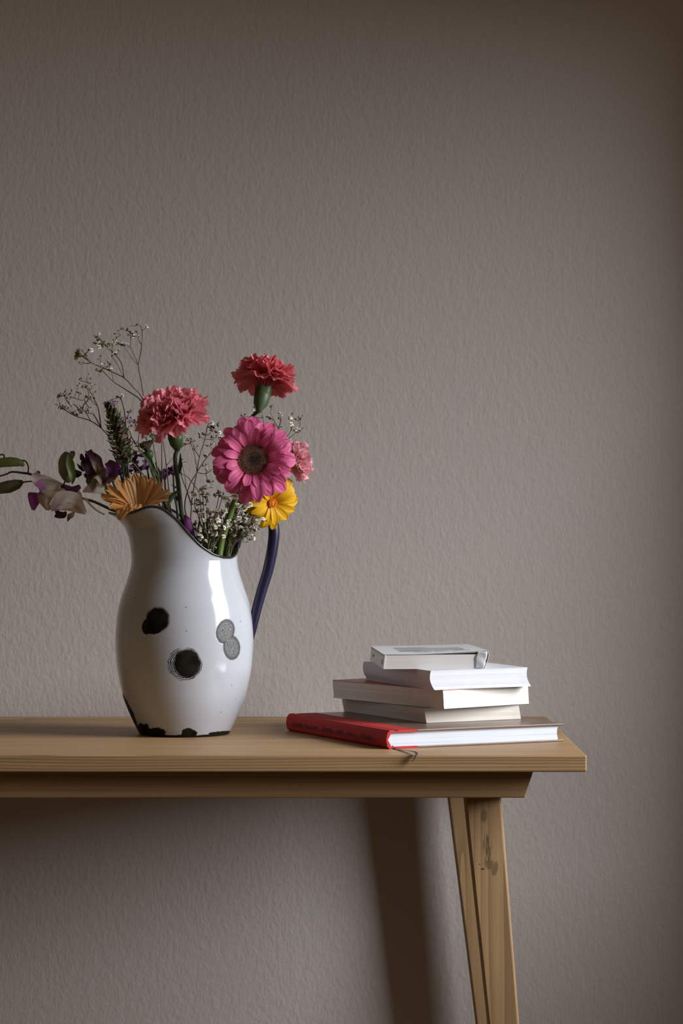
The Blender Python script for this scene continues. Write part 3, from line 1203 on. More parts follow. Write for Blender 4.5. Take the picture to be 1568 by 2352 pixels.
# --- apricot gerbera lying over the spout
c = W(316, 1172, -.030)
axis = Vector((.04, -.34, .94))
th = thing('apricot_gerbera', 'apricot gerbera with striped petals drooping over the spout of the jug', 'flower', W(360, 1290, 0))
M = basis(axis)
rnd = random.Random(21)
for n, L0, w0, e_far, e_near, off, z0 in ((19, 90, 30, 46, 14, 0, 0), (16, 81, 28, 58, 26, .5, .001)):
    for k in range(n):
        ph = 2 * pi * (k + off) / n
        far = sin(ph) * .5 + .5
        near = max(0.0, -sin(ph))
        L = L0 * (1 - .36 * near) * rnd.uniform(.88, 1.05)
        e0 = e_near + (e_far - e_near) * far + 26 * near + rnd.uniform(-8, 8)
        e1 = -22 + 70 * far - 78 * near + rnd.uniform(-15, 15)
        g = petal_geo(L * P, w0 * P * rnd.uniform(.8, 1.12), R(e0), R(e1), cup=rnd.uniform(.02, .14), ridge=.05, notch=rnd.uniform(0, .08), ph=rnd.uniform(0, 6),
                      twist=rnd.uniform(-.4, .4), nv=12)
        for tr in range(14):
            pv = petal_world(M, c, ph, 9 * P, z0, g)
            if not jug_tree.overlap(BVHTree.FromPolygons(pv, g[1])):
                break
            e0 += 7
            if tr > 2:
                L *= .93
            g = petal_geo(L * P, w0 * P, R(min(e0, 88)), R(e1), cup=.08, ridge=.05, ph=k, nv=12)
        add_petal(th, M, c, ph, 9 * P, z0, MAT['oran'], g)
V, Fc = lathe_geo(c, M, [(10 * P, -.006), (17 * P, -.002), (17 * P, .001), (10 * P, .004), (1 * P, .005)])
mesh('flower_disc', V, Fc, MAT['orange_core'], th)
florets('disc_florets', th, c, M, .5 * P, 17 * P, 120, lambda r: .0035, MAT['oran'], .0006)
tube('stem', [c - axis.normalized() * .003, W(328, 1205, -.018), W(343, 1255, -.012), W(352, 1400, -.012), W(355, 1580, -.012)], [.0030, .003, .003], MAT['stem_light'], th)


# --- carnations
def carnation(th, c, axis, Rr, seed, mats, layers, claw=.009, spread=1.0):
    """c = mouth of the calyx"""
    M = basis(axis)
    rnd = random.Random(seed)
    for n, Lf, wf, e, ruf, off in layers:
        for k in range(n):
            ph = 2 * pi * (k + off) / n + rnd.uniform(-.2, .2)
            L = Rr * Lf * rnd.uniform(.9, 1.08)
            g = petal_geo(L, Rr * wf * rnd.uniform(.85, 1.15), R(80), R(e + rnd.uniform(-12, 12)), nu=10, nv=44, cup=rnd.uniform(-.05, .15), ruffle=ruf * rnd.uniform(.7, 1.3),
                          serr=.02, fan=True, ph=rnd.uniform(0, 6.28), rk=rnd.uniform(5, 9), claw=.2, twist=rnd.uniform(-.4, .4))
            add_petal(th, M, c, ph, .0012, -.003, mats[rnd.random() < .5], g)
    return M


def calyx(th, c, axis, length, r_top, r_bot, mat):
    a = Vector(axis).normalized()
    M = basis(axis)
    V, Fc = lathe_geo(c - a * length, M, [(r_bot, 0), (r_bot * 1.6, length * .12), (r_top * .85, length * .4), (r_top, length * .75), (r_top * .96, length)], 16)
    o = mesh('calyx', V, Fc, mat, th)
    for k in range(5):
        g = petal_geo(length * .42, r_top * 1.15, R(86), R(74), nu=4, nv=4, cup=.25)
        add_petal(th, M, c - a * length * .12, 2 * pi * k / 5 + .4, r_top * .96, -length * .1, mat, g, name='sepal')
    return o


LAY = [(7, 1.10, 1.10, -18, .10, 0), (7, 1.06, 1.05, 4, .13, .5), (8, 1.02, .95, 26, .17, .2), (8, .98, .85, 45, .22, .6), (8, .92, .75, 62, .26, .1), (7, .86, .6, 78, .28, .4)]
axis = Vector((-.10, -.42, .90))
c = W(402, 998, -.052)
th = thing('coral_carnation', 'ruffled coral pink carnation standing upright at the middle of the bouquet', 'flower', W(420, 1290, -.03))
carnation(th, c, axis, 112 * P, 31, (MAT['carn'], MAT['carn_edge']), LAY)
calyx(th, c - axis.normalized() * -.001, axis, .021, .0085, .0024, MAT['calyx'])
b0 = c - axis.normalized() * .020
tube('stem', [b0 + axis.normalized() * .002, W(402, 1055, -.046), W(409, 1110, -.044), W(415, 1165, -.042), W(424, 1230, -.038), W(429, 1340, -.034), W(430, 1580, -.034)],
     [.0022, .0026, .0024, .0023], MAT['stem'], th, seg=9)
ribbon('leaf', wl([(411, 1122, -.046), (404, 1128, -.052), (394, 1142, -.056), (387, 1164, -.058)]), [.0015, .0055, .006, .0008], (.8, .2, .5), MAT['leaf'], th, cup=.2)
ribbon('leaf', wl([(410, 1122, -.045), (402, 1119, -.048), (392, 1113, -.050)]), [.0012, .0028, .0005], (0, .5, 1), MAT['leaf'], th, cup=.1)
ribbon('leaf', wl([(407, 1100, -.043), (413, 1070, -.042), (414, 1040, -.042)]), [.001, .005, .0008], (1, .2, 0), MAT['leaf'], th, cup=.2)

axis = Vector((.20, .34, .92))
c = W(604, 901, -.005)
th = thing('coral_carnation', 'coral pink carnation on the tallest stem, seen from below its dark green calyx', 'flower', W(545, 1290, .02))
LAY2 = [(7, 1.12, 1.15, -30, .09, 0), (7, 1.08, 1.1, -8, .12, .5), (7, 1.04, 1.0, 14, .15, .2), (7, 1.0, .9, 36, .18, .6), (6, .95, .8, 58, .2, .1)]
carnation(th, c, axis, 90 * P, 47, (MAT['carn'], MAT['carn']), LAY2)
calyx(th, c + axis.normalized() * .001, axis, .026, .0095, .0024, MAT['calyx'])
b0 = c - axis.normalized() * .024
tube('stem', [b0 + axis.normalized() * .002, W(575, 965, -.003), W(568, 1010, .0), W(556, 1100, .010), W(533, 1205, .017), W(516, 1285, .018), W(510, 1400, .018), W(508, 1580, .018)],
     [.0021, .0024, .0022, .0022], MAT['stem'], th, seg=9)

axis = Vector((.88, .10, .22))
c = W(650, 1066, -.012)
th = thing('pale_pink_carnation', 'small pale pink flower peeking out behind the pink gerbera', 'flower', W(540, 1290, .02))
LAY3 = [(6, .95, 1.0, 2, .12, 0), (6, 1.05, .95, 26, .15, .5), (6, 1.1, .8, 48, .18, .2), (5, 1.08, .7, 66, .2, .6)]
carnation(th, c, axis, 68 * P, 53, (MAT['pale'], MAT['pale']), LAY3)
calyx(th, c, axis, .018, .0065, .002, MAT['budgreen'])
b0 = c - axis.normalized() * .016
tube('stem', [b0, W(602, 1090, -.004), W(573, 1118, .000), W(547, 1158, .001), W(532, 1210, .002), W(523, 1285, .002), W(520, 1400, .0), W(518, 1580, .0)], [.0019, .002, .002], MAT['stem'], th)

# --- orchid-like spray reaching out to the left
spray = thing('orchid_spray', 'drooping white and purple orchid spray with buds reaching past the spout', 'flower', W(330, 1250, .01))
dy = .012
main = [(352, 1580, .008), (350, 1420, .008), (347, 1300, .007), (326, 1232, .004), (285, 1185, .000), (250, 1168, .0), (215, 1152, .004), (188, 1144, .008), (150, 1122, .012), (118, 1108, .014),
        (95, 1103, .014), (72, 1090, .014), (50, 1086, .014), (27, 1084, .014), (12, 1090, .014), (-25, 1100, .014)]
tube('stem', wl(main), [.0016, .0016, .0016, .0016, .0017, .0017, .0016, .0014, .0013, .0012, .0012, .0015, .0013, .0012, .001, .001], MAT['twig_dark'], spray, seg=8)


def budp(name, pts, radii, mat, ped, pr=.0009):
    o_ = tube(name, wl(pts), [r * P for r in radii], mat, spray, seg=12, n=5)
    if ped:
        tube('pedicel', wl(ped), [pr], MAT['twig_dark'], spray, seg=6)
    return o_


budp('bud', [(55, 1070, .014), (45, 1063, .013), (25, 1061, .012), (2, 1063, .012), (-22, 1067, .012), (-40, 1068, .012)], [3, 9, 11.5, 11, 7, 1], MAT['budgreen'],
     [(64, 1090, .014), (65, 1072, .013), (58, 1059, .013), (44, 1058, .013)])
budp('bud', [(53, 1106, .014), (40, 1112, .013), (20, 1118, .012), (-2, 1122, .012), (-22, 1126, .012), (-42, 1128, .012)], [4, 12, 15, 13, 8, 1], MAT['budbrown'],
     [(80, 1106, .014), (66, 1106, .014), (50, 1108, .013)])
budp('bud', [(158, 1108, .012), (156, 1098, .011), (153, 1082, .010), (151, 1062, .010), (152, 1048, .010), (154, 1038, .010)], [5, 13, 19, 18, 13, 5], MAT['budgrey'],
     [(145, 1118, .012), (148, 1108, .012), (153, 1100, .011)])
ribbon('sepal', wl([(166, 1112, .002), (166, 1094, -.001), (160, 1066, -.001), (158, 1044, .001)]), [.001, .008, .010, .004], (1, .3, 0), MAT['budgreen'], spray, cup=.25)
ribbon('bud_tip', wl([(160, 1050, .004), (166, 1042, .004), (165, 1036, .006)]), [.008, .007, .003], (1, .2, 0), MAT['orch_mauve'], spray, cup=.2)
tube('pedicel', wl([(6, 1065, .012), (10, 1050, .012), (6, 1044, .012), (-4, 1046, .012)]), [.0009], MAT['twig_dark'], spray, seg=6)
# open flower: standard, wings and keel
fl = [('petal', [(152, 1122, .006), (125, 1118, .002), (98, 1122, .000), (84, 1142, -.002), (77, 1172, -.001)], [.004, .014, .022, .020, .004], (.5, .1, .8), 'orch_tip', .25),
      ('petal', [(145, 1118, .008), (112, 1112, .006), (90, 1104, .005), (82, 1090, .006), (85, 1080, .008)], [.006, .016, .016, .009, .003], (.3, .2, 1), 'orch', .2),
      ('petal', [(150, 1118, .002), (130, 1128, -.006), (112, 1146, -.009), (112, 1172, -.006)], [.006, .022, .026, .006], (1, .2, .45), 'orch_mauve_l', .3),
      ('petal', [(198, 1178, -.004), (184, 1170, -.008), (164, 1152, -.012), (140, 1152, -.012), (116, 1164, -.008)], [.003, .013, .020, .021, .005], (-.25, .2, 1), 'orch', .3),
      ('petal', [(196, 1180, -.003), (176, 1172, -.011), (150, 1166, -.013), (118, 1172, -.010)], [.003, .009, .011, .004], (.1, .5, 1), 'orch', .3),
      ('petal', [(140, 1116, .0), (152, 1123, -.006), (168, 1124, -.008), (184, 1116, -.006)], [.006, .010, .009, .005], (0, .3, 1), 'orch_dark', .3),
      ('petal', [(135, 1172, .0), (128, 1180, -.002), (145, 1182, -.003), (152, 1175, -.002)], [.003, .008, .008, .002], (0, .2, 1), 'orch_dark', .2),
      ('petal', [(171, 1176, .004), (162, 1186, .003), (155, 1198, .004)], [.002, .0075, .001], (.8, .2, .5), 'orch_mauve', .2),
      ('petal', [(90, 1082, .010), (86, 1090, .009), (76, 1100, .009)], [.003, .007, .003], (.8, .2, -.5), 'orch_dark', .2),
      ('petal', [(186, 1150, .006), (182, 1136, .004), (178, 1128, .003)], [.003, .006, .004], (1, .1, 0), 'orch', .2)]
MAT['orch_mauve_l'] = petal_mat('orchid_buff', (0.36, 0.29, 0.19), (0.45, 0.37, 0.27), trans=.35)
for nm, pts, ws, side, mt, cup in fl:
    ribbon(nm, wl(pts), ws, side, MAT[mt], spray, cup=cup, nv=8, wave=.03)
tube('tendril', wl([(186, 1146, .004), (198, 1148, .0), (208, 1160, -.002), (222, 1172, -.003), (240, 1182, -.002)]), [.0012, .0012, .001], MAT['orch'], spray, seg=6)
# second, half open flower nearer to the jug
cup2 = [([(240, 1128, .014), (228, 1108, .006), (236, 1086, .000), (262, 1100, .0)], [.008, .028, .034, .006], (1, .3, .5), 'orch_mauve_l', .3),
        ([(250, 1128, .016), (226, 1090, .012), (212, 1062, .008), (200, 1040, .008)], [.006, .022, .022, .008], (.8, .2, -.5), 'orch_mauve', .3),
        ([(212, 1092, .004), (206, 1070, .001), (200, 1054, .002), (192, 1062, .004)], [.008, .018, .018, .010], (1, .2, .1), 'orch_dark', .25),
        ([(232, 1100, .002), (222, 1072, -.003), (214, 1056, -.003), (200, 1036, .0)], [.003, .008, .011, .010], (.8, .2, -.5), 'orch_mauve', .2),
        ([(235, 1108, .002), (252, 1092, -.002), (258, 1076, .0), (246, 1062, .003)], [.005, .016, .016, .007], (.8, .2, .6), 'statice', .3),
        ([(240, 1125, .01), (218, 1122, .004), (204, 1124, .003), (190, 1130, .004)], [.008, .014, .010, .002], (.1, .3, 1), 'orch', .2),
        ([(214, 1122, .006), (208, 1104, .005), (212, 1084, .004)], [.003, .012, .006], (1, .2, .2), 'budg_sheet', .3)]
MAT['budg_sheet'] = petal_mat('bud_green_sheet', (0.14, 0.15, 0.06), (0.20, 0.19, 0.09), trans=.3)
f2 = thing('orchid_flower', 'half open mauve and buff orchid flower above the apricot gerbera', 'flower', W(300, 1215, .02))
for pts, ws, side, mt, cup in cup2:
    ribbon('petal', wl(pts), ws, side, MAT[mt], f2, cup=cup, nv=8, wave=.03)
tube('stem', wl([(242, 1126, .014), (262, 1150, .018), (295, 1193, .0165), (330, 1242, .0155), (347, 1300, .0165), (350, 1420, .0165), (351, 1580, .0165)]), [.0013, .0014, .0014], MAT['stem'], f2)

# --- green seed head between the two
sh = thing('green_seed_head', 'dark green tufted seed head behind the orchid bud', 'flower', W(320, 1240, .03))
rnd = random.Random(4)
for k in range(42):
    a1, a2 = rnd.uniform(0, 2 * pi), rnd.uniform(-.6, 1.4)
    d = Vector((cos(a1) * cos(a2), sin(a1) * cos(a2), sin(a2)))
    c0 = W(194, 1086, .022)
    ribbon('bract', [c0 + d * .004, c0 + d * .009, c0 + d * .0135 + Vector((0, 0, .001))], [.002, .004, .001], d.orthogonal(), MAT['leaf'] if k % 3 else MAT['statice'], sh, cup=.2, n=2, nv=3)
tube('stem', wl([(194, 1090, .022), (212, 1112, .026), (250, 1148, .030), (290, 1182, .030), (326, 1228, .0255), (345, 1300, .0265), (349, 1420, .028), (351, 1580, .028)]), [.0014], MAT['stem'], sh)


# --- spike with tiny lilac florets
sp = thing('flower_spike', 'upright bristly green flower spike with tiny lilac florets beside the carnation', 'flower', W(380, 1280, .015))
axp = crm(wl([(286, 1064, .004), (280, 1030, .004), (270, 990, .004), (258, 950, .004), (249, 926, .004)]), 6)
V, Fc = tube_geo(axp, [4 * P, 9 * P, 11 * P, 10 * P, 8 * P, 3 * P], 10)
mesh('spike_core', V, Fc, MAT['bract_dark'], sp)
rnd = random.Random(9)
nb = 150
for k in range(nb):
    q = k / nb
    i = q * (len(axp) - 1)
    p = axp[int(i)].lerp(axp[min(int(i) + 1, len(axp) - 1)], i % 1)
    ax = (axp[min(int(i) + 1, len(axp) - 1)] - axp[int(i)])
    ax = ax.normalized() if ax.length > 0 else Vector((0, 0, 1))
    a1 = k * 2.39996
    s = ax.orthogonal().normalized()
    d = Matrix.Rotation(a1, 3, ax) @ s
    rr = (8 + 14 * sin(min(1, (q + .12) * 1.1) * pi) ** .6) * P * rnd.uniform(.75, 1.15)
    side = ax.cross(d)
    mt = MAT['bract_dark'] if (rnd.random() < .35) else MAT['bract']
    ribbon('bract', [p + d * rr * .4, p + d * rr * .95 + ax * .001, p + d * rr * 1.25 + ax * .0038], [.0024, .0052, .001], side, mt, sp, cup=.3, n=2, nv=2)
for (x, y, n) in ((262, 927, 9), (254, 930, 5), (289, 965, 9), (297, 972, 6), (243, 940, 4)):
    for k in range(n):
        c0 = W(x + rnd.uniform(-5, 5), y + rnd.uniform(-6, 6), -.002 + rnd.uniform(-.003, .003))
        d = Vector((rnd.uniform(-1, 1), rnd.uniform(-1, .2), rnd.uniform(-.4, 1))).normalized()
        ribbon('floret', [c0, c0 + d * .0018, c0 + d * .0034], [.0008, .0016, .0006], d.orthogonal(), MAT['lilac'] if x != 243 else MAT['bract_dark'], sp, n=2, nv=2)
tube('stem', [axp[0], W(291, 1100, .008), W(302, 1150, .013), W(332, 1197, .013), W(362, 1242, .012), W(376, 1300, .010), W(380, 1420, .009), W(382, 1580, .009)], [.0018, .0017, .0016], MAT['stem_light'], sp)
for (x0, x1) in ((281, 284), (288, 292), (292, 297)):
    ribbon('leaf', wl([(x0, 1050, .0), (x0 + 2, 1080, -.002), (x1, 1112, .0), (x1 + 4, 1140, .006)]), [.0008, .0022, .0022, .001], (1, .2, 0), MAT['leaf'], sp, cup=.2)


# --- purple statice and brown faded bloom at the back
def statice(label, heads, foot, seed):
    t_ = thing('statice_sprig', label, 'flower', W(*foot), 'statice sprigs at the back')
    rnd = random.Random(seed)
    for (x, y, d, n, r) in heads:
        for k in range(n):
            c0 = W(x + rnd.gauss(0, r * .45), y + rnd.gauss(0, r * .45), d + rnd.gauss(0, r * .3) * P)
            dv = Vector((rnd.uniform(-1, 1), rnd.uniform(-1, .3), rnd.uniform(-.3, 1))).normalized()
            ribbon('floret', [c0, c0 + dv * .004, c0 + dv * .007 + Vector((0, 0, .0008))], [.0015, .006, .0055], dv.orthogonal(), MAT['statice'], t_, cup=.3, n=2, nv=4, wave=.12)
        k = heads.index((x, y, d, n, r))
        fx = foot[0] + 10 * k
        fd = foot[2] + .0025 * k
        tube('stem', [W(x, y + 3, d), W(x * .85 + fx * .15, y + 50, d), W(x * .4 + fx * .6, y * .4 + foot[1] * .6 - 10, (d + fd) / 2), W(fx, foot[1], fd), W(fx + 2, 1400, fd), W(fx + 3, 1580, fd)],
             [.0011, .0013, .0014], MAT['stem'], t_, seg=6)
    return t_


statice('purple statice sprig just right of the mauve orchid flower', [(252, 1078, .024, 14, 14), (275, 1080, .026, 13, 13)], (366, 1256, .026), 1)
statice('dark purple statice sprig behind the stems left of the carnation', [(306, 1054, .042, 18, 16), (322, 1080, .044, 12, 12), (338, 1070, .046, 4, 5)], (374, 1262, .036), 2)
statice('dull purple statice sprig low behind the carnation stem', [(378, 1092, .040, 10, 12), (398, 1085, .044, 8, 8), (405, 1140, .046, 5, 7)], (404, 1256, .042), 3)

fb = thing('faded_bloom', 'faded brownish bloom on a thick dark stem behind the carnation', 'flower', W(395, 1250, .02))
c = W(340, 1040, .03)
axis = Vector((-.25, -.15, .95))
M = basis(axis)
rnd = random.Random(77)
for n, L, e in ((10, 34, 15), (9, 32, 40), (7, 28, 65)):
    for k in range(n):
        g = petal_geo(L * P, 13 * P, R(70), R(e + rnd.uniform(-12, 12)), nu=5, nv=4, cup=.2)
        add_petal(fb, M, c, 2 * pi * k / n + rnd.uniform(-.2, .2), 4 * P, 0, MAT['faded'] if 'faded' in MAT else MAT.setdefault('faded', petal_mat('faded_petal', (0.09, 0.075, 0.035), (0.13, 0.10, 0.055), trans=.3)), g)
V, Fc = lathe_geo(c - axis.normalized() * .009, M, [(3 * P, 0), (9 * P, .003), (12 * P, .008), (10 * P, .011)])
mesh('calyx', V, Fc, MAT['calyx'], fb)
tube('stem', [c - axis.normalized() * .008, W(352, 1085, .028), W(368, 1125, .026), W(386, 1180, .024), W(402, 1260, .021), W(408, 1420, .020), W(408, 1580, .020)], [.0028, .0028, .0025, .0022], MAT['stem'], fb)
for (x0, y0, x1, y1, d) in ((325, 1036, 352, 1082, .022), (300, 1085, 322, 1130, .018), (345, 1070, 362, 1108, .02), (356, 1062, 366, 1118, .022)):
    ribbon('leaf', wl([(x1 + 6, y1 + 25, d), (x1, y1, d), ((x0 + x1) / 2 + 4, (y0 + y1) / 2, d - .004), (x0, y0, d - .002)]), [.001, .006, .006, .001], (.8, .3, .4), MAT['leaf'], fb, cup=.2)

# --- loose magenta petal against the inside of the rim
lp = thing('fallen_petal', 'loose magenta petal lying along the inside of the rim', 'petal', W(437, 1215, -.03))
ribbon('petal_blade', wl([(425, 1182, -.046), (430, 1194, -.048), (436, 1208, -.047), (446, 1230, -.043)]), [.002, .0085, .0095, .003], (.7, .3, .5), MAT['magenta'], lp, cup=.2)
tube('petal_claw', wl([(442, 1223, -.043), (452, 1240, -.040), (462, 1256, -.036)]), [.0009, .0007], MAT['orch_dark'], lp, seg=6)

# --- gypsophila


def blossom_mesh(seed, r):
    rnd = random.Random(seed)
    V, Fc = [], []
    for lay, (n, e, L) in enumerate(((6, .15, 1.0), (6, .75, .9), (4, 1.25, .75))):
        for k in range(n):
            a1 = 2 * pi * (k + lay * .37) / n + rnd.uniform(-.2, .2)
            e1 = e + rnd.uniform(-.2, .2)
            rad = Vector((cos(a1), sin(a1), 0))
            tan = Vector((-sin(a1), cos(a1), 0))
            d = rad * cos(e1) + Vector((0, 0, 1)) * sin(e1)
            L1_ = r * L * rnd.uniform(.85, 1.1)
            w_ = r * .5
            nrm = d.cross(tan)
            i = len(V)
            for v in (d * .05 * r, d * L1_ * .6 - tan * w_ + nrm * r * .1, d * L1_ * .6 + tan * w_ + nrm * r * .1, d * L1_ - tan * w_ * .5, d * L1_ + tan * w_ * .5):
                V.append(v + rad * r * .1)
            Fc += [(i, i + 1, i + 2), (i + 1, i + 3, i + 4, i + 2)]
    # small green cup underneath
    i = len(V)
    for z, rr in ((-.55, .18), (-.2, .42), (.1, .3)):
        for k in range(5):
            V.append(Vector((rr * r * cos(k * 1.2566), rr * r * sin(k * 1.2566), z * r)))
    for lv in range(2):
        for k in range(5):
            k2 = (k + 1) % 5
            Fc.append((i + lv * 5 + k, i + lv * 5 + k2, i + lv * 5 + 5 + k2, i + lv * 5 + 5 + k))
    me = bpy.data.meshes.new('blossom')
    me.from_pydata([tuple(v) for v in V], [], Fc)
    me.materials.append(MAT['blossom'])
    me.materials.append(MAT['bud'])
    for p_ in me.polygons:
        if min(p_.vertices) >= i:
            p_.material_index = 1
    me.update()
    return me


def bud_mesh(r):
    V, Fc = lathe_geo(Vector((0, 0, 0)), Matrix.Identity(3), [(.25 * r, -1.1 * r), (.8 * r, -.5 * r), (r, .1 * r), (.6 * r, .8 * r), (.1 * r, 1.15 * r)], 6)
    me = bpy.data.meshes.new('bud')
    me.from_pydata([tuple(v) for v in V], [], Fc)
    me.materials.append(MAT['bud'])
    me.polygons.foreach_set('use_smooth', [True] * len(me.polygons))
    me.update()
    return me


BL = [blossom_mesh(s, 1.0) for s in (1, 2, 3)]
BD = bud_mesh(1.0)


def put(th, me, name, p, d, s):
    o_ = bpy.data.objects.new(name, me)
    link(o_, th)
    o_.location = p - origin_of(th)
    o_.rotation_euler = d.to_track_quat('Z', 'Y').to_euler()
    o_.scale = (s, s, s)
    return o_


# blade-like greens standing in the mouth
gl = thing('grass_blades', 'thin green leaf blades standing among the gypsophila in the jug mouth', 'foliage', W(495, 1300, -.01))
rnd = random.Random(99)
jt = tree_of([o_ for o_ in bpy.data.objects if o_.type == 'MESH'])
for k in range(14):
    x = 455 + k * 6.5 + rnd.uniform(-4, 4)
    y = rnd.uniform(1170, 1225)
    for tr in range(60):
        dk = rnd.uniform(-.018, .024)
        lane = [W(488 + (x - 488) * .8, 1400, dk), W(488 + (x - 488) * .85, 1290, dk), W(x, (1290 + y) / 2, dk + rnd.uniform(-.006, .006)), W(x + rnd.uniform(-10, 10), y, dk + rnd.uniform(-.008, .008))]
        if all(jt.ray_cast(a_ + sd_ * w_, (b_ - a_).normalized(), (b_ - a_).length)[0] is None and jt.find_nearest((a_ + b_) / 2, .0021)[0] is None
               for a_, b_ in zip(crm(lane, 4), crm(lane, 4)[1:]) for sd_ in (Vector((1, 0, 0)),) for w_ in (-.0016, 0, .0016)):
            break
        x = 455 + k * 6.5 + rnd.uniform(-8, 8)
    else:
        continue
    ribbon('leaf', lane,
           [.002, .004, .0035, .0006], (1, 0, 0), MAT['leaf'], gl, cup=.2, nv=3)


OBST = [tree_of([o_ for o_ in bpy.data.objects if o_.type == 'MESH'])]


def clear_ball(p, r):
    return all(t.find_nearest(p, r)[0] is None for t in OBST)


def clear_line(pts, r, n=4):
    q = crm(pts, n)
    for a_, b_ in zip(q, q[1:]):
        d_ = b_ - a_
        if d_.length < 1e-7:
            continue
        for t in OBST:
            if t.ray_cast(a_, d_.normalized(), d_.length)[0] is not None or t.find_nearest((a_ + b_) / 2, r)[0] is not None:
                return False
    return True


def clash(pts, n=4):
    q = crm(pts, n)
    return sum(1 for a_, b_ in zip(q, q[1:]) if (b_ - a_).length > 1e-7 and any(
        t.ray_cast(a_, (b_ - a_).normalized(), (b_ - a_).length)[0] is not None or t.find_nearest((a_ + b_) / 2, .0007)[0] is not None for t in OBST))


def sprig(label, branches, tips, foot, d, seed, r0=.00062, spread=9, twm='twig', whites=(), drop=False):
    """branches: pixel polylines; tips: (x, y, blossoms, buds)"""
    th = thing('gypsophila_sprig', label, 'flower', W(*foot), 'gypsophila sprigs in the jug')
    rnd = random.Random(seed)
    lines = []
    nodes = []
    tips = list(tips)
    start_at = {}
    for br in branches:
        best = None
        for tr in range(40):
            dd = rnd.uniform(-1, 1) * .0006 * tr
            pts = []
            for i, q in enumerate(br):
                base = q[2] if len(q) == 3 else d
                p = W(q[0] + rnd.uniform(-.25, .25) * min(tr, 20), q[1], base + dd + (rnd.uniform(-.003, .003) if 0 < i else 0))
                if i == 0 and q[:2] in start_at:
                    p = start_at[q[:2]]
                pts.append(p)
            n_ = clash(pts)
            if best is None or n_ < best[0]:
                best = (n_, pts)
            if n_ == 0:
                break
        pts = best[1]
        if best[0] and drop:
            tips = [t_ for t_ in tips if (t_[0] - br[-1][0]) ** 2 + (t_[1] - br[-1][1]) ** 2 > 60]
            continue
        for q, p in zip(br, pts):
            start_at.setdefault(q[:2], p)
        big = r0 * (1.25 if len(br) > 4 else .8)
        lines.append((pts, [big, big * .7]))
        nodes += [(q[0], q[1], p) for q, p in zip(br, pts)]
    for (x, y, nb_, nd_) in tips:
        near = min(nodes, key=lambda q: (q[0] - x) ** 2 + (q[1] - y - 8) ** 2)
        hub = None
        for tr in range(30):
            h_ = W(x + rnd.uniform(-2, 2) * (1 + tr * .2), y + 5 + rnd.uniform(-1, 1) * tr * .4, d + rnd.uniform(-.006, .006) * (1 + tr * .1))
            midp = (near[2] + h_) / 2 + Vector((rnd.uniform(-.001, .001), rnd.uniform(-.002, .002), .0006))
            if (near[2] - h_).length < .001 or clear_line([near[2], midp, h_], .0006):
                hub = h_
                break
        if hub is None:
            continue
        if (near[2] - hub).length > .001:
            lines.append(([near[2], midp, hub], [r0 * .7, r0 * .5]))
        for k in range(nb_ + nd_):
            sz = rnd.uniform(.0015, .0027) if k < nb_ else rnd.uniform(.0007, .0012)
            for tr in range(12):
                p = hub + Vector((rnd.gauss(0, spread * .55), rnd.gauss(0, spread * .5), abs(rnd.gauss(0, spread * .5)) + 1 + rnd.uniform(-3, 3))) * P
                dv = (p - hub)
                dv = dv.normalized() if dv.length > 1e-5 else Vector((0, 0, 1))
                tw = [hub, (hub + p) / 2 + Vector((rnd.uniform(-1, 1), 0, rnd.uniform(-.5, 1))) * .0008, p - dv * .0008]
                if clear_ball(p, sz * 1.15) and clear_line(tw, .0004, 2):
                    break
            else:
                continue
            lines.append((tw, [r0 * .45, r0 * .35]))
            if k < nb_:
                put(th, BL[rnd.randrange(3)], 'blossom', p, dv + Vector((rnd.uniform(-.4, .4), rnd.uniform(-.5, .2), .3)), sz)
            else:
                put(th, BD, 'bud', p, dv, sz)
    for (x, y, s_) in whites:
        near = min(nodes, key=lambda q: (q[0] - x) ** 2 + (q[1] - y - 10) ** 2)
        for tr in range(60):
            p = W(x + rnd.uniform(-.3, .3) * tr, y + rnd.uniform(-.3, .3) * tr, d - .006 + rnd.uniform(-.0007, .0007) * tr)
            tw = [near[2], (near[2] + p) / 2 + Vector((0, -.002, .001)), p]
            if clear_ball(p, s_ * 1.15) and clear_line(tw, .0005):
                lines.append((tw, [r0 * .7, r0 * .5]))
                put(th, BL[rnd.randrange(3)], 'blossom', p, Vector((rnd.uniform(-.3, .5), -.7, .7)), s_)
                break
    multi_tube('branches', lines, MAT[twm], th)
    OBST.append(tree_of(list(th.children)))
    return th


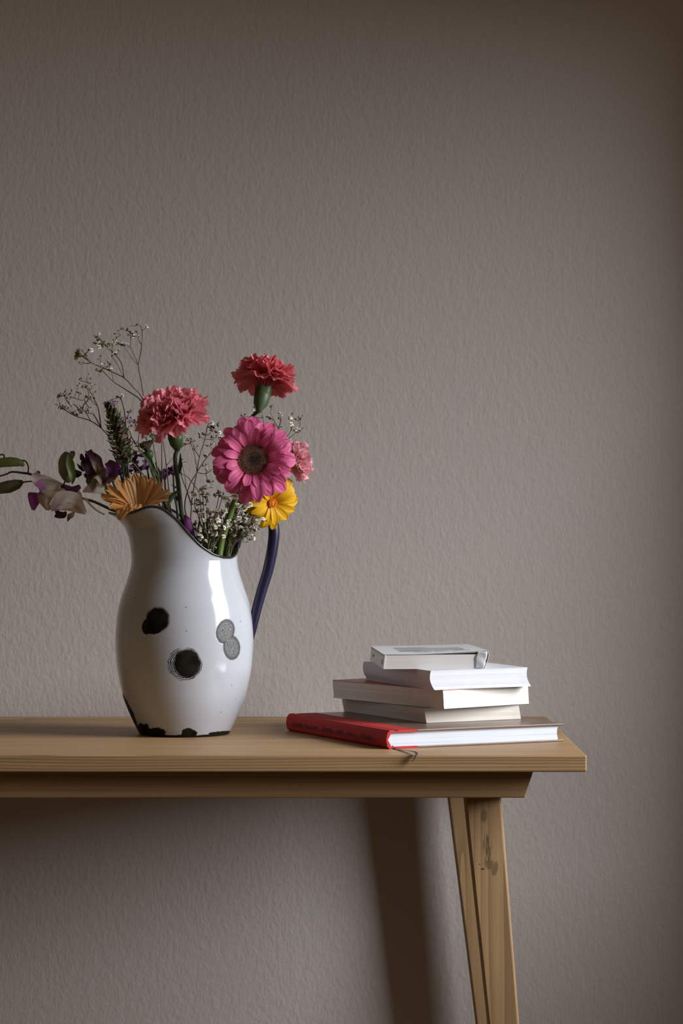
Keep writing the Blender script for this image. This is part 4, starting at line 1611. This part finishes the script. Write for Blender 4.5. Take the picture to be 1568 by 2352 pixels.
sprig('tall airy gypsophila sprig rising behind the coral carnation',
      [[(396, 1580, -.002), (394, 1420, -.002), (388, 1290, .0), (372, 1150), (345, 980), (326, 914), (306, 890), (285, 868), (248, 850), (210, 833), (196, 821)],
       [(285, 868), (283, 850), (277, 830), (262, 812), (245, 797), (236, 786), (224, 772)], [(285, 868), (270, 838), (256, 818)], [(257, 812), (258, 795), (262, 785)],
       [(335, 945), (322, 918), (292, 897), (261, 877), (244, 860), (234, 850)], [(261, 877), (258, 862), (255, 846)],
       [(345, 980), (332, 925), (325, 880), (318, 840), (323, 812), (326, 792), (327, 762), (322, 749), (313, 745)], [(326, 792), (320, 785), (317, 778)],
       [(318, 840), (310, 820), (300, 800), (290, 792)], [(300, 800), (300, 778), (297, 762)], [(318, 840), (300, 818), (284, 794)], [(210, 833), (203, 826), (196, 812)],
       [(210, 833), (198, 835), (190, 832)], [(236, 786), (226, 790), (216, 787)]],
      [(196, 812, 2, 4), (203, 800, 1, 2), (190, 832, 1, 0), (222, 770, 1, 3), (226, 778, 1, 4), (216, 786, 1, 3), (230, 794, 2, 2), (238, 786, 1, 3), (252, 792, 3, 3), (262, 784, 3, 4),
       (272, 786, 3, 3), (284, 790, 3, 3), (297, 762, 2, 6), (290, 755, 1, 4), (275, 765, 0, 2), (303, 768, 1, 2), (312, 745, 0, 2), (332, 752, 1, 0), (321, 770, 3, 0), (268, 810, 3, 1),
       (254, 846, 2, 2), (240, 842, 2, 3), (234, 850, 2, 2), (232, 822, 0, 2), (249, 832, 2, 1)], (410, 1290, .0), .006, 1)

sp2 = thing('small_yellow_flower', 'tiny greenish yellow flower at the tip of the gypsophila', 'flower', W(190, 835, .006))
c = W(181, 815, .004)
M = basis((-.75, -.35, .2))
for k in range(16):
    g = petal_geo(15 * P, 6 * P, R(40 if k % 2 else 15), R(0), nu=4, nv=3, cup=.15)
    add_petal(sp2, M, c, 2 * pi * k / 16, 2 * P, 0, MAT['yelgreen'], g)
V, Fc = lathe_geo(c, M, [(1 * P, -.004), (5 * P, -.002), (6 * P, .001), (1 * P, .003)], 10)
mesh('flower_disc', V, Fc, MAT['bract_dark'], sp2)
tube('stem', [c - M @ Vector((0, 0, .003)), W(196, 823, .006), W(210, 833, .006)], [.0007], MAT['twig'], sp2, seg=6)

sprig('low spreading gypsophila sprig over the flower spike',
      [[(402, 1580, -.016), (400, 1420, -.016), (396, 1290, -.010), (378, 1200, .002), (342, 1110, .012), (313, 1072, .004), (285, 1042, -.010), (258, 1012), (232, 983), (206, 966), (175, 956), (150, 942), (138, 932)],
       [(232, 983), (229, 958), (224, 933), (214, 912), (206, 896), (203, 880)], [(232, 983), (220, 960), (208, 942), (200, 930), (194, 920)],
       [(208, 966), (198, 950), (188, 938), (182, 930)], [(188, 944), (192, 930), (201, 920), (204, 905), (201, 892)], [(224, 933), (212, 922), (204, 914)],
       [(182, 942), (172, 930), (160, 928), (152, 918), (146, 908)], [(192, 920), (182, 918), (170, 914), (160, 912)], [(175, 956), (163, 946), (156, 940)]],
      [(136, 906, 0, 3), (134, 914, 0, 3), (147, 905, 1, 3), (158, 901, 1, 2), (160, 912, 1, 1), (140, 934, 1, 4), (152, 936, 2, 3), (136, 930, 0, 3), (178, 886, 0, 2), (183, 902, 3, 0),
       (197, 887, 4, 1), (211, 884, 3, 2), (184, 870, 0, 3), (199, 866, 0, 2), (196, 908, 1, 3), (206, 912, 1, 2), (186, 942, 2, 3), (196, 936, 2, 3), (206, 938, 3, 2), (176, 950, 1, 3),
       (168, 945, 1, 2), (203, 945, 1, 2), (213, 900, 0, 2)], (408, 1290, .0), -.015, 2)

sprig('short gypsophila sprig between flower spike and carnation',
      [[(418, 1580, .008), (416, 1420, .008), (410, 1290, .007), (392, 1180, .006), (360, 1092, .008), (340, 1062, -.001), (322, 1038), (312, 1020), (304, 1008), (298, 992)], [(322, 1038), (318, 1010), (320, 985), (317, 972)],
       [(322, 1038), (336, 1024), (350, 1012), (363, 1000)], [(336, 1024), (338, 1012), (336, 1004)], [(322, 1038), (300, 1030), (291, 1000), (286, 950), (280, 922), (277, 912)],
       [(312, 1020), (300, 1012), (290, 1004)], [(292, 960), (296, 948)], [(392, 1180), (374, 1140), (372, 1080), (371, 1012), (366, 1000)], [(392, 1180), (388, 1130), (382, 1070), (374, 1010), (370, 998)],
       [(382, 1070), (390, 1060), (398, 1050)]],
      [(277, 910, 2, 1), (297, 945, 2, 1), (283, 985, 2, 2), (279, 998, 3, 2), (290, 1000, 2, 2), (300, 988, 1, 2), (318, 970, 1, 3), (312, 978, 1, 2), (336, 1002, 3, 1), (346, 995, 2, 2),
       (363, 996, 3, 2), (372, 992, 3, 2), (234, 922, 0, 1), (310, 1015, 2, 1), (352, 1000, 1, 3), (303, 965, 0, 2), (285, 1010, 1, 2)], (405, 1290, .0), -.013, 3)

sprig('gypsophila sprig on a dark forked stem between carnation and pink gerbera',
      [[(444, 1580, .022), (443, 1420, .022), (438, 1260), (437, 1215), (438, 1185), (439, 1159), (430, 1130), (420, 1104), (414, 1085)], [(439, 1159), (446, 1115), (452, 1085), (458, 1050), (470, 1010), (476, 980)],
       [(437, 1215), (424, 1165), (434, 1118), (452, 1085), (474, 1052), (490, 1035), (500, 1028)], [(452, 1085), (448, 1050), (438, 1018), (430, 1008)], [(439, 1159), (428, 1125), (424, 1090), (417, 1062)],
       [(458, 1050), (446, 1030), (443, 1012)], [(452, 1085), (472, 1088), (490, 1076)], [(446, 1115), (430, 1095), (415, 1088)], [(446, 1115), (456, 1130), (460, 1150)]],
      [(478, 968, 2, 5), (487, 985, 2, 4), (474, 995, 2, 4), (486, 1005, 2, 3), (480, 1020, 3, 3), (470, 1046, 3, 2), (476, 1075, 2, 3), (480, 1105, 2, 4), (474, 1118, 2, 3), (498, 975, 0, 4),
       (498, 990, 1, 3), (497, 1082, 1, 3), (430, 1005, 1, 4), (440, 1010, 1, 3), (418, 1060, 0, 4), (414, 1085, 0, 3), (500, 1026, 1, 3), (505, 1000, 1, 2), (423, 1020, 1, 3), (445, 1030, 0, 3),
       (460, 1000, 1, 3), (442, 1130, 0, 2)], (437, 1290, .0), .022, 4)

sprig('gypsophila sprig showing behind the pink gerbera and the pale pink flower',
      [[(505, 1580, .036), (506, 1420, .036), (512, 1285, .034), (527, 1228, .032), (574, 1140, .030), (610, 1075), (630, 1020), (640, 985), (645, 965)], [(630, 1020), (655, 1005), (668, 990), (672, 972)], [(655, 1012), (672, 1000), (684, 990), (690, 975)],
       [(640, 985), (628, 965), (622, 950)], [(668, 990), (670, 975), (668, 965)], [(610, 1075), (606, 1000), (604, 960), (600, 940)]],
      [(624, 935, 0, 3), (617, 958, 1, 4), (600, 932, 1, 3), (590, 945, 1, 2), (638, 958, 0, 2), (668, 958, 1, 2), (684, 962, 0, 3), (691, 955, 0, 2), (694, 982, 0, 2), (685, 990, 1, 3),
       (553, 952, 0, 2), (640, 975, 0, 2)], (530, 1290, .02), .026, 5, whites=((645, 951, .0034), (668, 975, .003), (685, 985, .0024), (667, 960, .0022)))

# dense low tuft filling the mouth of the jug
rnd = random.Random(99)
for part, (label, n, x0, x1, y0, y1, d, foot, sd) in enumerate((
        ('dense gypsophila tuft low in the jug mouth beside the green stem', 27, 446, 520, 1132, 1235, -.046, (480, 1300, -.040), 6),
        ('gypsophila tuft right of the green stem leaning to the handle', 28, 522, 592, 1152, 1225, -.030, (516, 1300, -.022), 7),
        ('gypsophila tuft deep between the stems behind the rim', 13, 480, 545, 1190, 1268, .012, (480, 1310, .012), 8))):
    br, tips = [], []
    for k in range(n):
        x = x0 + (x1 - x0) * (k + rnd.random()) / n
        y = rnd.uniform(y0, y1)
        bx = min(526, foot[0] + (x - foot[0]) * .16 + rnd.uniform(-7, 5))
        bd = foot[2] + rnd.uniform(-.003, .003)
        br.append([(bx - 4, 1460, bd), (bx - 2, 1380, bd), (bx, 1292, bd), (bx + (x - bx) * .3 + rnd.uniform(-4, 4), min((1285 + y) / 2, 1246), (bd + d) / 2), (x, y + 10), (x, y + 4)])
        tips.append((x, y, rnd.choice((3, 3, 4, 5)), rnd.choice((1, 2, 3))))
        if k % 2:
            tips.append((x + rnd.uniform(-12, 12), y + rnd.uniform(15, 40), 2, 2))
    wh = {0: ((540, 1141, .0042), (516, 1146, .004), (500, 1195, .0034), (446, 1138, .0034), (462, 1125, .0028)),
          1: ((566, 1161, .0042), (572, 1154, .004), (560, 1170, .004), (545, 1160, .0036), (536, 1185, .0040), (592, 1198, .0042), (549, 1192, .0036), (524, 1206, .0034), (556, 1148, .003)),
          2: ((523, 1278, .0032), (527, 1262, .003), (500, 1270, .0022))}[part]
    sprig(label, br, tips, foot, d, sd, r0=.0005, spread=9, whites=wh, drop=True)
# a few wiry stragglers at the right of the mouth
sprig('wiry gypsophila stragglers bending out over the low rim',
      [[(503, 1580, -.016), (504, 1420, -.016), (511, 1300, -.016), (528, 1250), (552, 1226), (566, 1222), (576, 1218), (582, 1214)], [(528, 1250), (550, 1234), (572, 1236)], [(528, 1250), (546, 1238), (556, 1238)]],
      [(582, 1212, 0, 2), (573, 1234, 0, 2), (557, 1240, 0, 3), (592, 1190, 1, 2)], (515, 1300, -.005), -.012, 12)
